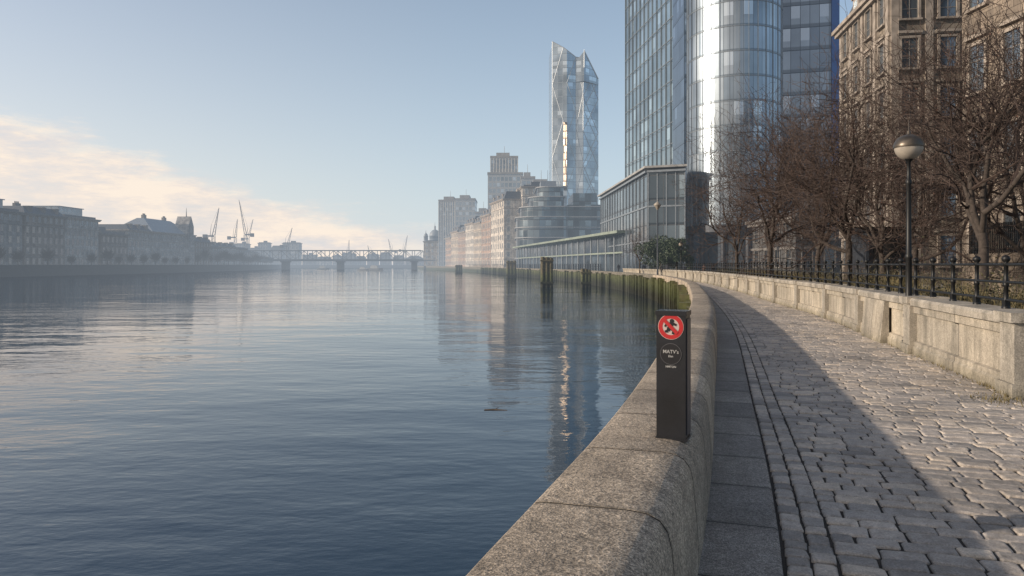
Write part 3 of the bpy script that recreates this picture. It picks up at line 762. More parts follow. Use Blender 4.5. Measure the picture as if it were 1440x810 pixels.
def poly_tower(name,label,pts,z0,z1,mat,group=None,roofm=None):
    o=pts[0]; e=thing(name,(o[0],o[1],0),label,'tower',group)
    mb=MB(); mb.prism([(p[0]-o[0],p[1]-o[1]) for p in pts],z0,z1,0,mt=1); put('curtain_wall',mb.mesh('curtain_wall',[mat,roofm or mRoofG]),e)
    return e,o
n0=pt(966,118);f0=pt(880,152)
e,o=poly_tower('glass_tower','tall flat blue green glass tower with slim mullions',[n0,(n0[0]+14,n0[1]+4),(f0[0]+18,f0[1]+6),f0],-.1,78,gA,group='glass towers on the riverside')
L=math.dist(n0,f0); dx,dy=(f0[0]-n0[0])/L,(f0[1]-n0[1])/L
ag=math.atan2(dy,dx)
mb=MB(); mb.box(0,L,-.0,.10,0,.12,bottom=True); bm_=mb.mesh('floor_band',mSteel)
for z in range(0,19): put('floor_band',bm_,e,(0,0,8+z*3.7),ag)
mb=MB(); mb.box(-.04,.04,.003,.18,8,78); fm_=mb.mesh('mullion_fin',mSteel)
for k in range(15): put('mullion_fin',fm_,e,(dx*L*k/14,dy*L*k/14,0),ag)
# cylinder tower
cx,cy=pt(1032,106); R=6.75
e=thing('glass_tower',(cx,cy,0),'round silver glass tower with curved curtain wall and recessed base','tower','glass towers on the riverside')
mb=MB(); n=72
for k in range(n):
    a_=2*math.pi*k/n;c_=2*math.pi*(k+1)/n; st=R*2*math.pi/n
    mb.face([(R*math.cos(a_),R*math.sin(a_),7),(R*math.cos(c_),R*math.sin(c_),7),(R*math.cos(c_),R*math.sin(c_),80),(R*math.cos(a_),R*math.sin(a_),80)],0,[(k*st,7),((k+1)*st,7),((k+1)*st,80),(k*st,80)])
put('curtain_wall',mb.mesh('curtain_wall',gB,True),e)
rb=MB(); rb.lathe([(R,0),(R+.07,0),(R+.07,.10),(R,.10)],72); rbm=rb.mesh('floor_band',mSteel)
for i in range(21): put('floor_band',rbm,e,(0,0,7+i*3.5))
mb=MB(); mb.box(R-.02,R+.10,-.025,.025,7,80); fm_=mb.mesh('mullion_fin',mSteel)
for k in range(32): put('mullion_fin',fm_,e,(0,0,0),k*math.pi/16)
mb=MB(); mb.lathe([(0,6.2),(R+.5,6.2),(R+.5,7.2),(R,7.25)],48); put('soffit',mb.mesh('soffit',mDarkS),e)
mb=MB(); mb.lathe([(R-2,-.1),(R-2,6.2)],32); put('lobby',mb.mesh('lobby',mWG),e)
mb=MB(); mb.tube((0,0,-.1),(0,0,6.2),.4,.4,12); cm=mb.mesh('column',mDarkS)
for k in range(12): put('column',cm,e,(math.cos(k*math.pi/6)*(R-.3),math.sin(k*math.pi/6)*(R-.3),0))
a0=pt(1085,112);b0=pt(1168,110)
e,o=poly_tower('glass_tower','tall dark navy glass tower block beside the round tower',[a0,b0,(b0[0]+1,b0[1]+18),(a0[0],a0[1]+18)],-.1,82,gC,group='glass towers on the riverside')
mb=MB(); mb.box(b0[0]-a0[0]+.02,b0[0]-a0[0]+1.2,-2.4,.0,-.1,84); put('blue_fin',mb.mesh('blue_fin',mBlue),e)
a1=pt(962,114)
e,o=poly_tower('glass_tower','narrow recessed glass link between two towers',[(a1[0],a1[1]),(a1[0]+5,a1[1]),(a1[0]+5,a1[1]+8),(a1[0],a1[1]+8)],-.1,74,gC,group='glass towers on the riverside')
# podium
c0=pt(911,103);c1=pt(845,146);c2=pt(964,101)
def frame_facade(mb,p,q,z0,z1,nb,nf,t=.5,pr=.45):
    L=math.dist(p,q);dx,dy=(q[0]-p[0])/L,(q[1]-p[1])/L;nx,ny=dy,-dx
    def bar(s0,s1,za,zb,pr):
        P=[(p[0]+dx*s0,p[1]+dy*s0),(p[0]+dx*s1,p[1]+dy*s1)]
        mb.prism([(P[0][0]+nx*pr,P[0][1]+ny*pr),(P[1][0]+nx*pr,P[1][1]+ny*pr),(P[1][0]-nx*.02,P[1][1]-ny*.02),(P[0][0]-nx*.02,P[0][1]-ny*.02)],za,zb,bottom=True)
    for k in range(nb+1):
        s=min(L-t,k*(L-t)/nb); bar(s,s+t,z0,z1-.6,pr)
    for k in range(nf+1):
        z=z0+(z1-z0-.6)*k/nf; hh=.3 if k==nf else .22; bar(-.05,L+.05,z-.0,z+hh,pr+(.03 if k<nf else .3))
e=thing('podium_building',(c0[0],c0[1],0),'dark reflective glass podium building with thin flat roof','building')
loc=lambda p:(p[0]-c0[0],p[1]-c0[1])
mb=MB(); mb.prism([loc(c0),loc(c2),(loc(c2)[0]+2,30),(loc(c1)[0]+16,loc(c1)[1]+3),loc(c1)],-.1,15.2,0,mt=1)
put('curtain_wall',mb.mesh('curtain_wall',[gE,mRoofG]),e)
mb=MB(); frame_facade(mb,loc(c1),loc(c0),-.1,15.5,16,3,.1,.12); frame_facade(mb,loc(c0),loc(c2),-.1,15.5,4,3,.14,.12)
put('mullion_frame',mb.mesh('mullion_frame',mSteel),e)
P5=[loc(c0),loc(c2),(loc(c2)[0]+2,30),(loc(c1)[0]+16,loc(c1)[1]+3),loc(c1)]
mb=MB(); mb.prism([(P5[0][0]-.6,P5[0][1]-.6),(P5[1][0]+.1,P5[1][1]-.6),P5[2],P5[3],(P5[4][0]-.7,P5[4][1])],15.5,15.8,bottom=True); put('roof',mb.mesh('roof',mConc),e)

# low pavilion
q0=pt(872,122);q1=pt(727,232)
L=math.dist(q0,q1); ang=math.atan2(q1[1]-q0[1],q1[0]-q0[0])
e=thing('pavilion',(q0[0],q0[1],-.06),'long low glass pavilion with flat projecting greenish roof by the quay','pavilion',rz=ang)
mb=MB(); mb.box(0,L,-12,-2,0,7); put('glazing',mb.mesh('glazing',gE),e)
mb=MB(); mb.box(-2,L+2,-13,1.2,7,7.45,bottom=True); put('roof',mb.mesh('roof',mCanopy),e)
mb=MB(); mb.box(-1,L+1,-12,-.5,3.6,3.9,bottom=True); put('canopy',mb.mesh('canopy',mCanopy),e)
mb=MB(); mb.tube((0,0,0),(0,0,7),.18,.18,8); cm=mb.mesh('column',mSteel)
for k in range(22): put('column',cm,e,(L*k/21,-.6,0))

# rounded terrace building
ox,oy=pt(724,262)
e=thing('terrace_building',(ox,oy,0),'rounded stepped multi storey glass building with thin floor bands','building')
def stadium(x0,x1,y0,y1,r,n=14):
    pts=[]
    for cx_,cy_,a0_ in ((x0+r,y0+r,180),(x1-1.5,y0+1.5,270),(x1-1.5,y1-1.5,0),(x0+r,y1-r,90)):
        rr_=r if cx_==x0+r else 1.5
        for k in range(n+1):
            a_=math.radians(a0_+90*k/n); pts.append((cx_+rr_*math.cos(a_),cy_+rr_*math.sin(a_)))
    return pts
glz=MB()
tiers=[(0,20,0,40,9,0,5),(1.5,20,1,40,8.5,5,6),(5,19,3,38,7,6,7),(8,19,5,34,5,7,8)]
fh=3.85
mBand=simple('terrace_band',(.24,.25,.26),.6,var=.2,hz=True)
for x0,x1,y0,y1,r,f0_,f1_ in tiers:
    for f in range(f0_,f1_):
        glz.prism(stadium(x0+.6,x1-.6,y0+.6,y1-.6,r-.6),f*fh,(f+1)*fh,0)
        slb=MB(); slb.prism(stadium(x0,x1,y0,y1,r),(f+1)*fh-.12,(f+1)*fh+.22,0,bottom=True); put('floor_band',slb.mesh('floor_band',mBand),e)
put('glazing',glz.mesh('glazing',gE),e)
mb=MB(); mb.box(19.5,34,2.5,40,0,6.2*fh); put('side_wing',mb.mesh('side_wing',gE),e)
for k in range(1,7):
    mb=MB(); mb.box(19.6,34.6,1.9,40,k*fh-.1,k*fh+.2,bottom=True); put('wing_band',mb.mesh('wing_band',mBand),e)
mb=MB(); mb.box(10,16,12,22,8*fh,8*fh+3); mb.tube((13,18,8*fh+3),(13,18,8*fh+8),.12,.06,5); put('plant_room',mb.mesh('plant_room',mSteel),e)
mb=MB(); mb.box(22,31,6,30,6.2*fh,7.4*fh); put('roof_block',mb.mesh('roof_block',gE),e)

# crystal tower
d=400; X=lambda px:(px-720)*.4; Z=lambda y:(372-y)*.4+1.6
e=thing('crystal_tower',(X(775),d,0),'faceted blue grey glass skyscraper with slanted pointed twin tops','skyscraper')
lx=lambda px:X(px)-X(775)
mBr=simple('bracing',(.40,.43,.45),.5,.3,hz=True)
foot=[(lx(777),1.8),(lx(792),-.4),(lx(797),-.9),(lx(810),.5),(lx(820),-.6),(lx(843.5),7),(lx(843.5),30),(lx(776),32)]
tops=[Z(57),Z(67),Z(71),Z(80),Z(82),Z(109),Z(104),Z(60)]
mb=MB(); mb.prism(foot,-.1,tops,0,top=False)
c_=(lx(808),18,Z(82))
for i in range(len(foot)):
    j=(i+1)%len(foot); mb.face([(*foot[i],tops[i]),(*foot[j],tops[j]),c_])
put('glass_body',mb.mesh('glass_body',gD),e)
mb=MB(); A=V((lx(792.5),-.6,0)); B=V((lx(796.5),-2.2,0)); C_=V((lx(797.5),-.95,0))
zb,za=Z(268),Z(172)
mb.face([(A.x,A.y,zb),(B.x,B.y,zb),(B.x,B.y,za-2),(A.x,A.y,za)]); mb.face([(B.x,B.y,zb),(C_.x,C_.y,zb),(C_.x,C_.y,za),(B.x,B.y,za-2)]); mb.face([(A.x,A.y,za),(B.x,B.y,za-2),(C_.x,C_.y,za)])
put('glint_wedge',mb.mesh('glint_wedge',gS),e)  # added glass wedge, angled to throw a sun glint; not a real bay
mb=MB(); f2=[(lx(810),.2),(lx(821),-1.6),(lx(843.6),6.7),(lx(836),20)]
mb.prism(f2,Z(115),[Z(86),Z(73),Z(108),Z(98)],0); put('crown_prism',mb.mesh('crown_prism',gD),e)
mb=MB()
for i in (0,3,4):
    p,q=foot[i],foot[i+1]; zt0,zt1=tops[i],tops[i+1]
    mb.tube((*p,0),(*p,zt0),.2,.2,4); mb.tube((*p,zt0),(*q,zt1),.25,.25,4)
    n_=6
    for k in range(n_):
        h0,h1=min(zt0,zt1)*k/n_,min(zt0,zt1)*(k+1)/n_
        A,B=(p,q) if (k+i)%2 else (q,p)
        mb.tube((A[0],A[1]-.12,h0),(B[0],B[1]-.12,h1),.15,.15,4)
p,q=foot[2],foot[3]
for k in range(8):
    h0,h1=Z(80)*k/8,Z(80)*(k+1)/8; A,B=(p,q) if k%2 else (q,p); mb.tube((A[0],A[1]-.12,h0),(B[0],B[1]-.12,h1),.15,.15,4)
mb.tube((*foot[1],tops[1]),(*foot[2],tops[2]),.25,.25,4); mb.tube((*foot[2],tops[2]),(*foot[3],tops[3]),.25,.25,4)
p,q=foot[4],foot[5]
for k in range(11):
    h0=Z(112)*k/11; h1=h0+Z(112)/11; mid=((p[0]+q[0])/2,(p[1]+q[1])/2-.15)
    if k%2: mb.tube((*mid,h0),(q[0],q[1]-.15,h1),.15,.15,4); mb.tube((*mid,h0),(p[0],p[1]-.15,h1),.15,.15,4)
    else: mb.tube((q[0],q[1]-.15,h0),(*mid,h1),.15,.15,4); mb.tube((p[0],p[1]-.15,h0),(*mid,h1),.15,.15,4)
mb.tube((lx(821),-1.9,Z(96)),(lx(821),-1.9,Z(71)),.25,.15,4); mb.tube((lx(821),-1.9,Z(72)),(lx(843.5),6.4,Z(107)),.25,.25,4)
put('diagonal_bracing',mb.mesh('diagonal_bracing',mBr),e)

def tower(label,px0,px1,d,ytop,mat,dep=25,group='riverside office towers',fins=False):
    a_=pt(px0,d);b_=pt(px1,d);H=(372-ytop)*d/1000+1.6;w=b_[0]-a_[0]
    e=thing('office_tower',(a_[0],a_[1],0),label,'tower',group)
    mb=MB(); mb.box(0,w,0,dep,-.1,H); put('facade',mb.mesh('facade',mat),e)
    mb=MB(); mb.box(-.3,w+.3,-.3,dep+.3,H,H+1.2); mb.box(w*.2,w*.7,dep*.2,dep*.7,H+1.2,H+4); mb.tube((w*.5,dep*.4,H+4),(w*.5,dep*.4,H+9),.15,.08,4); put('roof',mb.mesh('roof',mConc),e)
    if fins:
        fm=MB(); fm.box(-.25,.25,-.7,-.02,0,H-.4); fme=fm.mesh('vertical_fin',mTrimL)
        for k in range(10): put('vertical_fin',fme,e,(w*k/9,0,0))
    return e
tower('pale slender office tower with vertical fins and roof plant',690,728,430,222,gF,28,fins=True)
tower('lower stepped wing of pale office tower',686,735,425,245,gF,22)
tower('narrow pale glazed office block',733,752,385,251,gF)
tower('pale blue office block with flat roof',617,646,520,283,gF,30,fins=True)
tower('pale blue office block with flat roof',640,668,515,281,gF,30)
tower('small hazy office block',668,690,480,300,gF,30)
tower('small hazy office block',742,782,350,262,gF,20)
ash3=ashlar('render_cream',(.58,.49,.39),2,1); ash4=ashlar('brick_pink',(.50,.36,.28),.8,.3); ash5=ashlar('render_white',(.70,.64,.56),2,1)
row=[(-3.5,308,26,30,8,ash5),(-10,335,22,25.5,7,ash4),(-15.5,358,20,23,6,ash3),(-20.5,379,24,24,6,ash5),(-26.5,404,24,20.5,5,ash4),(-32.5,429,26,22,5,ash3),(-39,456,24,19,5,ash4)]
for i,(x,y,L,H,fl,mt) in enumerate(row):
    building('riverside_house','%s riverside townhouse with mansard roof and chimneys'%('cream stone','pink brick','cream stone','white rendered','pink brick','cream stone','pink brick')[i],'building',(x,y),math.atan2(25,-6.3),L,16,H,fl,6,mt,wMid,'townhouses along the quay',roof='mansard',near=4,chim=2,roof_h=3.4)
building('riverside_house','tall white terrace with stepped upper floors','building',(4.5,305),math.radians(95),14,14,35,9,4,ash5,wMid,'townhouses along the quay',roof='flat',near=4)
dx_,dy_=pt(595,535)
e=building('domed_building','hazy stone building with central dome and corner turrets','building',(dx_+.5,dy_),math.radians(94),20,17,19,4,4,ash3,wMid,near=4,roof='flat')
mb=MB(); prof=[(4.2,19),(4.2,23)]+[(4.4*math.cos(math.radians(a_)),23+5.5*math.sin(math.radians(a_))) for a_ in range(0,90,10)]+[(.7,28.5),(.7,31),(.2,31.5),(0,35)]
mb.lathe(prof,20,(9,-8)); put('dome',mb.mesh('dome',mRoofG,True),e)
for k,(x,y) in enumerate(((1.5,-1.5),(1.5,-15))):
    mb=MB(); mb.lathe([(1.6,19),(1.6,22.5),(1.8,22.6),(1.2,24.5),(.3,25.5),(0,28)],12,(x,y)); put('turret',mb.mesh('turret',mRoofG,True),e)

def left(label,y0,y1,H,fl,bays,mat,roof,chim=1,roof_h=3,xoff=0,near=3,win=None,rm=None):
    x=-146+xoff
    return building('embankment_building',label,'building',(x,y1),math.radians(-90),y1-y0,18,H,fl,bays,mat,win or wFarD,'buildings on the opposite embankment',roof=roof,near=near,near_end='xL',chim=chim,roof_h=roof_h,z0=.3,roofmat=rm,trim=mTrimD if mat!=lw else mTrim)
lg=ashlar('embank_grey',(.27,.26,.25),2,1); lb=ashlar('embank_brown',(.26,.215,.18),2,1); lw=ashlar('embank_pale',(.46,.44,.41),2,1)
def penthouse(g,L,H,n=1):
    for k in range(n):
        mb=MB(); mb.box(-L*.5/n*.7,L*.5/n*.7,-13,-4,0,2.8); o=put('penthouse',mb.mesh('penthouse',gF),g,(L*(k+.5)/n,0,H+.9))
        mb=MB(); mb.box(-L*.5/n*.7-.4,L*.5/n*.7+.4,-13.4,-3.6,2.8,3.05,bottom=True); put('penthouse_roof',mb.mesh('penthouse_roof',mRoofG),o)
g_=left('grey embankment apartment block with penthouse and flat roof',178,212,16.6,5,10,lg,'flat',0); penthouse(g_,34,16.6,2)
g_=left('brown embankment terrace with mansard roof and dormers',213,232,16.6,5,7,lb,'mansard',1,2.2)
g_=left('grey embankment terrace with glazed attic storey',232.5,251,16.8,5,7,lw,'flat',0); penthouse(g_,18.5,16.8,1)
left('low grey embankment block',253,270,12.4,3,6,lb,'flat',0,2)
left('pale embankment terrace with slate roof',270.5,288,14.5,4,6,lw,'mansard',0,2.0)
g_=left('long pale hall with tall hipped slate roof and gables',289,327,14.5,4,12,lw,'hip',2,6.0,rm=mRoofG)
mb=MB(); mb.box(-2.6,2.6,-5,1.2,0,18.5); mb.face([(2.6,1.2,18.5),(-2.6,1.2,18.5),(0,1.2,23)]); mb.face([(2.6,-5,18.5),(2.6,1.2,18.5),(0,1.2,23),(0,-5,23)]); mb.face([(-2.6,1.2,18.5),(-2.6,-5,18.5),(0,-5,23),(0,1.2,23)]); mb.tube((0,-1,22.5),(0,-1,27),.3,.05,6)
put('gable_tower',mb.mesh('gable_tower',lw),g_,(6,0,0))
left('low brown embankment terrace',329,350,12,4,7,lb,'mansard',1,2.0,-2)
left('low grey embankment terrace',352,375,10,3,7,lg,'flat',0,2.4,-8)
left('low grey embankment terrace',378,410,11,3,9,lw,'mansard',1,2.0,-13)
left('low grey embankment terrace',414,450,11,3,9,lg,'flat',0,2.4,-22)
left('low brown embankment terrace',455,490,10,3,9,lb,'mansard',1,2.0,-34)
left('low grey embankment terrace',495,540,10,3,9,lw,'flat',0,2.0,-46)
rg=random.Random(4); px=300
while px<612:
    w=rg.uniform(10,24); d=rg.uniform(765,800); H=(rg.uniform(17,26) if px<400 else rg.uniform(6,13))
    x,y=pt(px,d); 
    building('distant_building','hazy distant waterfront building','building',(x+w*.78,y),math.radians(180),w*.78,12,H,max(2,int(H/3.6)),4,rg.choice([lg,lw,lb]),wFar,'distant waterfront buildings',roof=rg.choice(['flat','mansard','hip']),roof_h=3,trim=mTrimD)
    px+=w+rg.uniform(0,5)
mLeafFar=simple('bare_mass',(.06,.05,.042),.9,var=.4,hz=True)
trm=MB(); trm.tube((0,0,0),(0,0,3),.22,.15,6)
crm=MB()
for k in range(420):
    v=V((rr.gauss(0,1),rr.gauss(0,1),rr.gauss(0,1))); v=v.normalized()*(abs(rr.random())**.5); a_=V((v.x*2.6,v.y*2.6,5+v.z*2.6)); c_=V((0,0,3)); 
    crm.tube(c_+(a_-c_)*.55+V((rr.gauss(0,.3),rr.gauss(0,.3),0)),a_,.05,.03,3)
    if k%2: leafq(crm,a_,.18)
tm,cm_=trm.mesh('trunk',mLeafFar),crm.mesh('crown',mLeafFar)
yy=185
while yy<560:
    e=thing('embankment_tree',(fL(yy)-5,yy,.3),'small bare dark tree on the opposite embankment','tree','trees on the opposite embankment'); s_=rr.uniform(.6,1.0)*(1 if yy<330 else 1.3); e.scale=(s_,)*3; put('trunk',tm,e); put('crown',cm_,e); yy+=rr.uniform(7,15)

# ------------------------------------------------------------------ bridge
mBrg=simple('bridge_steel',(.13,.15,.17),.5,.3,var=.15,hz=True)
bxs=[(322-720)*.48,(592-720)*.48]; bl=bxs[1]-bxs[0]
e=thing('truss_bridge',(bxs[0],480,0),'grey steel truss bridge on piers spanning the river','bridge')
mb=MB(); mb.box(-6,bl+8,0,12,3.9,4.7,bottom=True); put('deck',mb.mesh('deck',mBrg),e)
n=22
for y in (0,12):
    mb=MB(); st=bl/n
    mb.box(0,bl,y-.3,y+.3,4.7,5.3,bottom=True); mb.box(0,bl,y-.3,y+.3,10.9,11.4,bottom=True)
    for k in range(n+1):
        mb.box(k*st-.2,k*st+.2,y-.2,y+.2,5.3,10.9)
        if k<n:
            A=(k*st,y,5.2);B=((k+1)*st,y,11);A2=((k+1)*st,y,5.2);B2=(k*st,y,11)
            if k%2: mb.tube(A,B,.2,.2,4)
            else: mb.tube(B2,A2,.2,.2,4)
    put('truss',mb.mesh('truss',mBrg),e)
for px in (398,476,581):
    mb=MB(); x=(px-720)*.48-bxs[0]; mb.box(x-1.4,x+1.4,1,11,-5,3.7); mb.box(x-2.0,x+2.0,.2,11.8,3.1,3.89); put('pier',mb.mesh('pier',mQL),e)
# ------------------------------------------------------------------ cranes
mCr=simple('crane_paint',(.11,.12,.14),.6,.2,hz=True)
def crane(px,d,ybase,xt,yt,mast_y):
    x,y=pt(px,d); Z_=lambda q:(372-q)*d/1000+1.6
    e=thing('construction_crane',(x,y,0),'thin luffing tower crane above the distant skyline','crane','construction cranes on the skyline')
    zm=Z_(mast_y); mb=MB()
    for a_,b_ in ((-.8,-.8),(.8,-.8),(.8,.8),(-.8,.8)): mb.tube((a_,b_,0),(a_,b_,zm),.16,.16,4)
    k=0
    while k<zm-2: mb.tube((-.8,-.8,k),(.8,-.8,k+2),.09,.09,3); mb.tube((.8,-.8,k+2),(-.8,-.8,k+4),.09,.09,3); k+=4
    put('mast',mb.mesh('mast',mCr),e)
    jx=(xt-px)*d/1000; jz=Z_(yt); mb=MB(); A=V((0,0,zm));B=V((jx,0,jz))
    mb.tube(A+V((-.7,0,.4)),B,.28,.14,4); mb.tube(A+V((.9,0,.2)),B,.28,.14,4)
    for k in range(8): mb.tube(A+(B-A)*(k/8)+V((-.6*(1-k/8),0,.3)),A+(B-A)*((k+.5)/8)+V((.7*(1-k/8),0,0)),.08,.08,3)
    put('jib',mb.mesh('jib',mCr),e)
    sg=-1 if jx>0 else 1; mb=MB(); mb.box(min(0,sg*6),max(0,sg*6),-.8,.8,zm-.4,zm+.5); mb.box(sg*5-1.1,sg*5+1.1,-1,1,zm-1.6,zm+1); mb.tube((sg*2,0,zm),(sg*1.2,0,zm+7),.2,.1,4); mb.tube((sg*1.2,0,zm+7),B,.06,.06,3)
    put('counterweight_arm',mb.mesh('counterweight_arm',mCr),e)
crane(300,430,0,308,292,332); crane(345,520,0,336,281,330); crane(331,560,0,334,308,334); crane(349,640,0,356,308,336)
crane(404,600,0,411,320,346); crane(490,760,0,491,337,356); crane(520,770,0,517,345,358); crane(550,760,0,546,336,354); crane(569,765,0,573,331,352)

# boats
def boat(px,d,L,lab):
    x,y=pt(px,d); e=thing('boat',(x,y,WATER),lab,'boat','small boats near the bridge')
    mb=MB(); h=L*.12
    P=[(-L/2,-L*.13),(L*.25,-L*.15),(L/2,0),(L*.25,L*.15),(-L/2,L*.13)]
    Q=[(-L/2*.95,-L*.09),(L*.2,-L*.1),(L*.42,0),(L*.2,L*.1),(-L/2*.95,L*.09)]
    for k in range(5):
        j=(k+1)%5; mb.face([(*Q[k],-.2),(*Q[j],-.2),(*P[j],h),(*P[k],h)])
    mb.face([(*p,h) for p in P]); put('hull',mb.mesh('hull',mTrimL),e)
    mb=MB(); mb.prism([(-L*.3,-L*.09),(L*.12,-L*.09),(L*.18,0),(L*.12,L*.09),(-L*.3,L*.09)],h,h+L*.13); mb.box(-L*.25,L*.02,-L*.07,L*.07,h+L*.13,h+L*.17); put('cabin',mb.mesh('cabin',mTrimL),e)
boat(455,500,9,'small white cabin boat on the river'); boat(511,420,7,'small white cabin boat on the river'); boat(528,430,10,'small white cabin boat on the river')

# ------------------------------------------------------------------ people (small, far)
def person(loc,rz,coat,lab,stride=.2):
    e=thing('person',loc,lab,'person','pedestrians on the promenade',rz)
    J=[((0,0,.95),.15),((0,0,1.15),.15),((0,0,1.38),.17),((0,0,1.50),.065),((0,.01,1.58),.085),((0,.01,1.70),.085),
       ((.10,0,.90),.10),((.10,stride*.5,.50),.065),((.10,stride*.8-.1,.08),.05),((.10,stride*.8+.06,.03),.04),
       ((-.10,0,.90),.10),((-.10,-stride*.4,.50),.065),((-.10,-stride-.05,.10),.05),((-.10,-stride+.10,.03),.04),
       ((.21,0,1.40),.065),((.25,-stride*.4,1.14),.05),((.24,-stride*.2+.05,.90),.035),((-.21,0,1.40),.065),((-.25,stride*.4,1.14),.05),((-.24,stride*.6,.92),.035)]
    E=[(0,1),(1,2),(2,3),(3,4),(4,5),(0,6),(6,7),(7,8),(8,9),(0,10),(10,11),(11,12),(12,13),(2,14),(14,15),(15,16),(2,17),(17,18),(18,19)]
    me=bpy.data.meshes.new('body'); me.from_pydata([j[0] for j in J],E,[]); me.materials.append(coat)
    o=put('body',me,e); sk=o.modifiers.new('s','SKIN'); 
    for i,j in enumerate(J): me.skin_vertices[0].data[i].radius=(j[1],j[1]*.8)
    me.skin_vertices[0].data[0].use_root=True
    sb=o.modifiers.new('u','SUBSURF'); sb.levels=1; sb.render_levels=1
cts=[simple('coat_%d'%i,c_,.85,hz=True) for i,c_ in enumerate([(.02,.022,.03),(.06,.03,.025),(.03,.04,.06),(.10,.09,.08)])]
for i,(px,d,lab) in enumerate([(1003,66,'dark'),(990,70,'brown'),(962,76,'navy'),(930,84,'grey'),(938,85,'dark'),(905,98,'navy'),(870,118,'dark'),(800,150,'dark'),(775,175,'brown'),(745,205,'navy')]):
    x,y=pt(px,d); x=max(x,fOut(y)+1.6)
    try: person((x,y,0),rr.uniform(0,6.28),cts[['dark','brown','navy','grey'].index(lab)],'pedestrian in a %s coat walking along the promenade'%lab)
    except Exception as ex: print('person fail',ex)

fx0=pt(1356,33);fx1=(fx0[0]-1.2,20)
e=thing('yard_fence',(0,0,0),'black iron bar fence on a stone plinth before the building','fence')
L=math.dist(fx0,fx1); dx,dy=(fx1[0]-fx0[0])/L,(fx1[1]-fx0[1])/L
mb=MB(); mb.prism([(fx0[0],fx0[1]),(fx0[0]+.5,fx0[1]),(fx1[0]+.5,fx1[1]),(fx1[0],fx1[1])][::-1],-.1,2.1); put('plinth',mb.mesh('plinth',mAsh1),e)
mb=MB(); k=0
while k<L: mb.box(fx0[0]+.25+dx*k-.02,fx0[0]+.25+dx*k+.02,fx0[1]+dy*k-.02,fx0[1]+dy*k+.02,2.1,3.4); k+=.13
for z in (2.25,3.2): mb.tube((fx0[0]+.25,fx0[1],z),(fx1[0]+.25,fx1[1],z),.03,.03,4)
put('bars',mb.mesh('bars',mIron),e)
kx,ky=pt(1222,46)
e=thing('kiosk',(kx,ky,-.06),'dark glazed kiosk with flat roof behind the trees','kiosk')
mb=MB(); mb.box(0,2.4,0,2.4,0,3.8); put('body',mb.mesh('body',mDarkS),e)
mb=MB(); mb.box(-.3,2.7,-.3,2.7,3.8,4.1,bottom=True); put('roof',mb.mesh('roof',mIron),e)
mb=MB(); mb.box(.3,2.1,-.05,-.003,.3,3.3); put('door',mb.mesh('door',mWGd),e)

# ------------------------------------------------------------------ sky & sun
EL=math.radians(18); AZ=math.radians(-98)
w=bpy.data.worlds.new("World"); scene.world=w; w.use_nodes=True; nt=w.node_tree
bg=nt.nodes['Background']; out=nt.nodes['World Output']
sky=N(nt,'ShaderNodeTexSky',sky_type='NISHITA'); sky.sun_disc=False; sky.sun_elevation=EL; sky.sun_rotation=AZ%(2*math.pi); sky.air_density=1.0; sky.dust_density=.8; sky.ozone_density=1.6
nt.links.new(sky.outputs[0],bg.inputs[0]); bg.inputs[1].default_value=.15
tc=N(nt,'ShaderNodeTexCoord'); sp=N(nt,'ShaderNodeSeparateXYZ'); nt.links.new(tc.outputs['Generated'],sp.inputs[0])
az=M(nt,'ARCTAN2',sp.outputs[0],sp.outputs[1]); el=M(nt,'ARCSINE',sp.outputs[2])
hf=M(nt,'MULTIPLY',M(nt,'EXPONENT',M(nt,'MULTIPLY',M(nt,'MAXIMUM',el,0),-1/.32)),.95)
hc=ramp(nt,M(nt,'MULTIPLY_ADD',az,.7,.5,clamp=True),[(0,(.88,.83,.79)),(.45,(.66,.74,.81)),(1,(.50,.63,.77))])
bgh=N(nt,'ShaderNodeBackground'); nt.links.new(hc,bgh.inputs[0]); bgh.inputs[1].default_value=1
mxh=N(nt,'ShaderNodeMixShader'); nt.links.new(hf,mxh.inputs[0]); nt.links.new(bg.outputs[0],mxh.inputs[1]); nt.links.new(bgh.outputs[0],mxh.inputs[2])
cb=N(nt,'ShaderNodeCombineXYZ'); nt.links.new(M(nt,'MULTIPLY',az,2.2),cb.inputs[0]); nt.links.new(M(nt,'MULTIPLY',el,9),cb.inputs[1])
n1=noise(nt,cb.outputs[0],2.6,9,.68)
q=M(nt,'MAXIMUM',M(nt,'SUBTRACT',M(nt,'MULTIPLY',az,-1),.06),0)
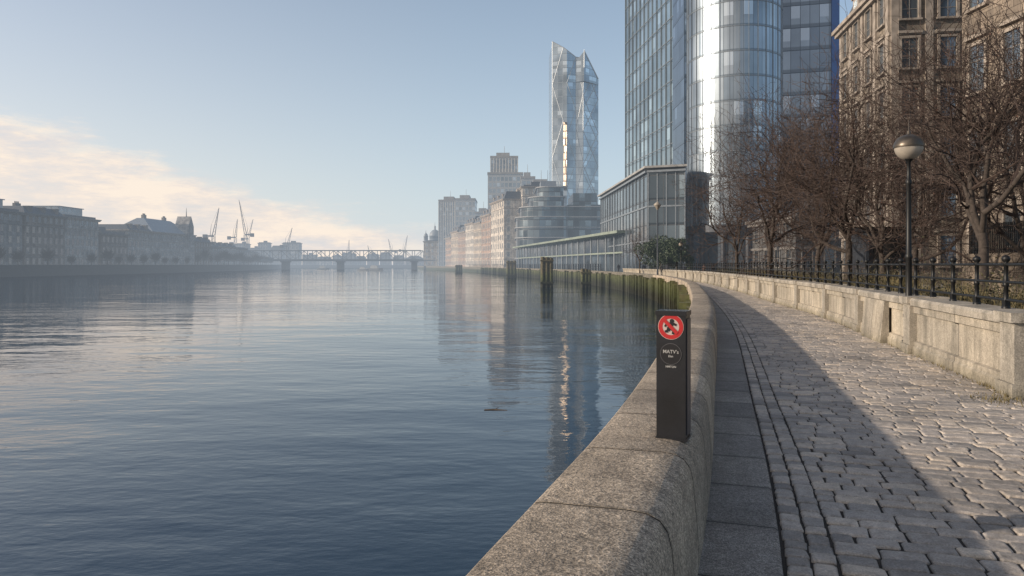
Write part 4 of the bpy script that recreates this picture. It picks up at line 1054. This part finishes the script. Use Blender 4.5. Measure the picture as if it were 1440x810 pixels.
edge=M(nt,'ADD',.060,M(nt,'MULTIPLY',M(nt,'POWER',q,1.45),.31))
df=M(nt,'ADD',M(nt,'SUBTRACT',edge,el),M(nt,'MULTIPLY',M(nt,'SUBTRACT',n1,.5),.17))
cf=N(nt,'ShaderNodeMapRange',interpolation_type='SMOOTHSTEP'); nt.links.new(df,cf.inputs[0]); cf.inputs[1].default_value=-.005; cf.inputs[2].default_value=.045
cb2=N(nt,'ShaderNodeCombineXYZ'); nt.links.new(M(nt,'MULTIPLY',az,6),cb2.inputs[0]); nt.links.new(M(nt,'MULTIPLY',el,24),cb2.inputs[1])
n2=noise(nt,cb2.outputs[0],1.5,9,.66)
azf=M(nt,'MULTIPLY_ADD',az,-5,-.05,clamp=True)
dens=M(nt,'MULTIPLY',M(nt,'MULTIPLY',cf.outputs[0],ramp(nt,n2,[(.34,.35),(.54,.95)])),azf)
bg2=N(nt,'ShaderNodeBackground'); nt.links.new(ramp(nt,n2,[(.34,(.75,.67,.67)),(.58,(1.0,.87,.74))]),bg2.inputs[0]); bg2.inputs[1].default_value=1.0
mx=N(nt,'ShaderNodeMixShader'); nt.links.new(dens,mx.inputs[0]); nt.links.new(mxh.outputs[0],mx.inputs[1]); nt.links.new(bg2.outputs[0],mx.inputs[2]); nt.links.new(mx.outputs[0],out.inputs[0])
sv=V((math.sin(AZ)*math.cos(EL),math.cos(AZ)*math.cos(EL),math.sin(EL)))
sd=bpy.data.lights.new('sun','SUN'); sd.energy=5; sd.angle=math.radians(.8); sd.color=(1,.84,.67)
so=bpy.data.objects.new('sun',sd); COL.objects.link(so); so.rotation_euler=(-sv).to_track_quat('-Z','Y').to_euler(); so.location=(-50,0,60)
# camera
cam=bpy.data.cameras.new('camera'); co=bpy.data.objects.new('camera',cam); COL.objects.link(co)
cam.lens=25; cam.sensor_width=36; co.location=(0,0,1.6); co.rotation_euler=(math.pi/2,0,0); cam.shift_y=-33/1440; cam.clip_end=6000; cam.clip_start=.05
scene.camera=co
scene.view_settings.view_transform='Standard'; scene.view_settings.look='None'; scene.view_settings.exposure=0
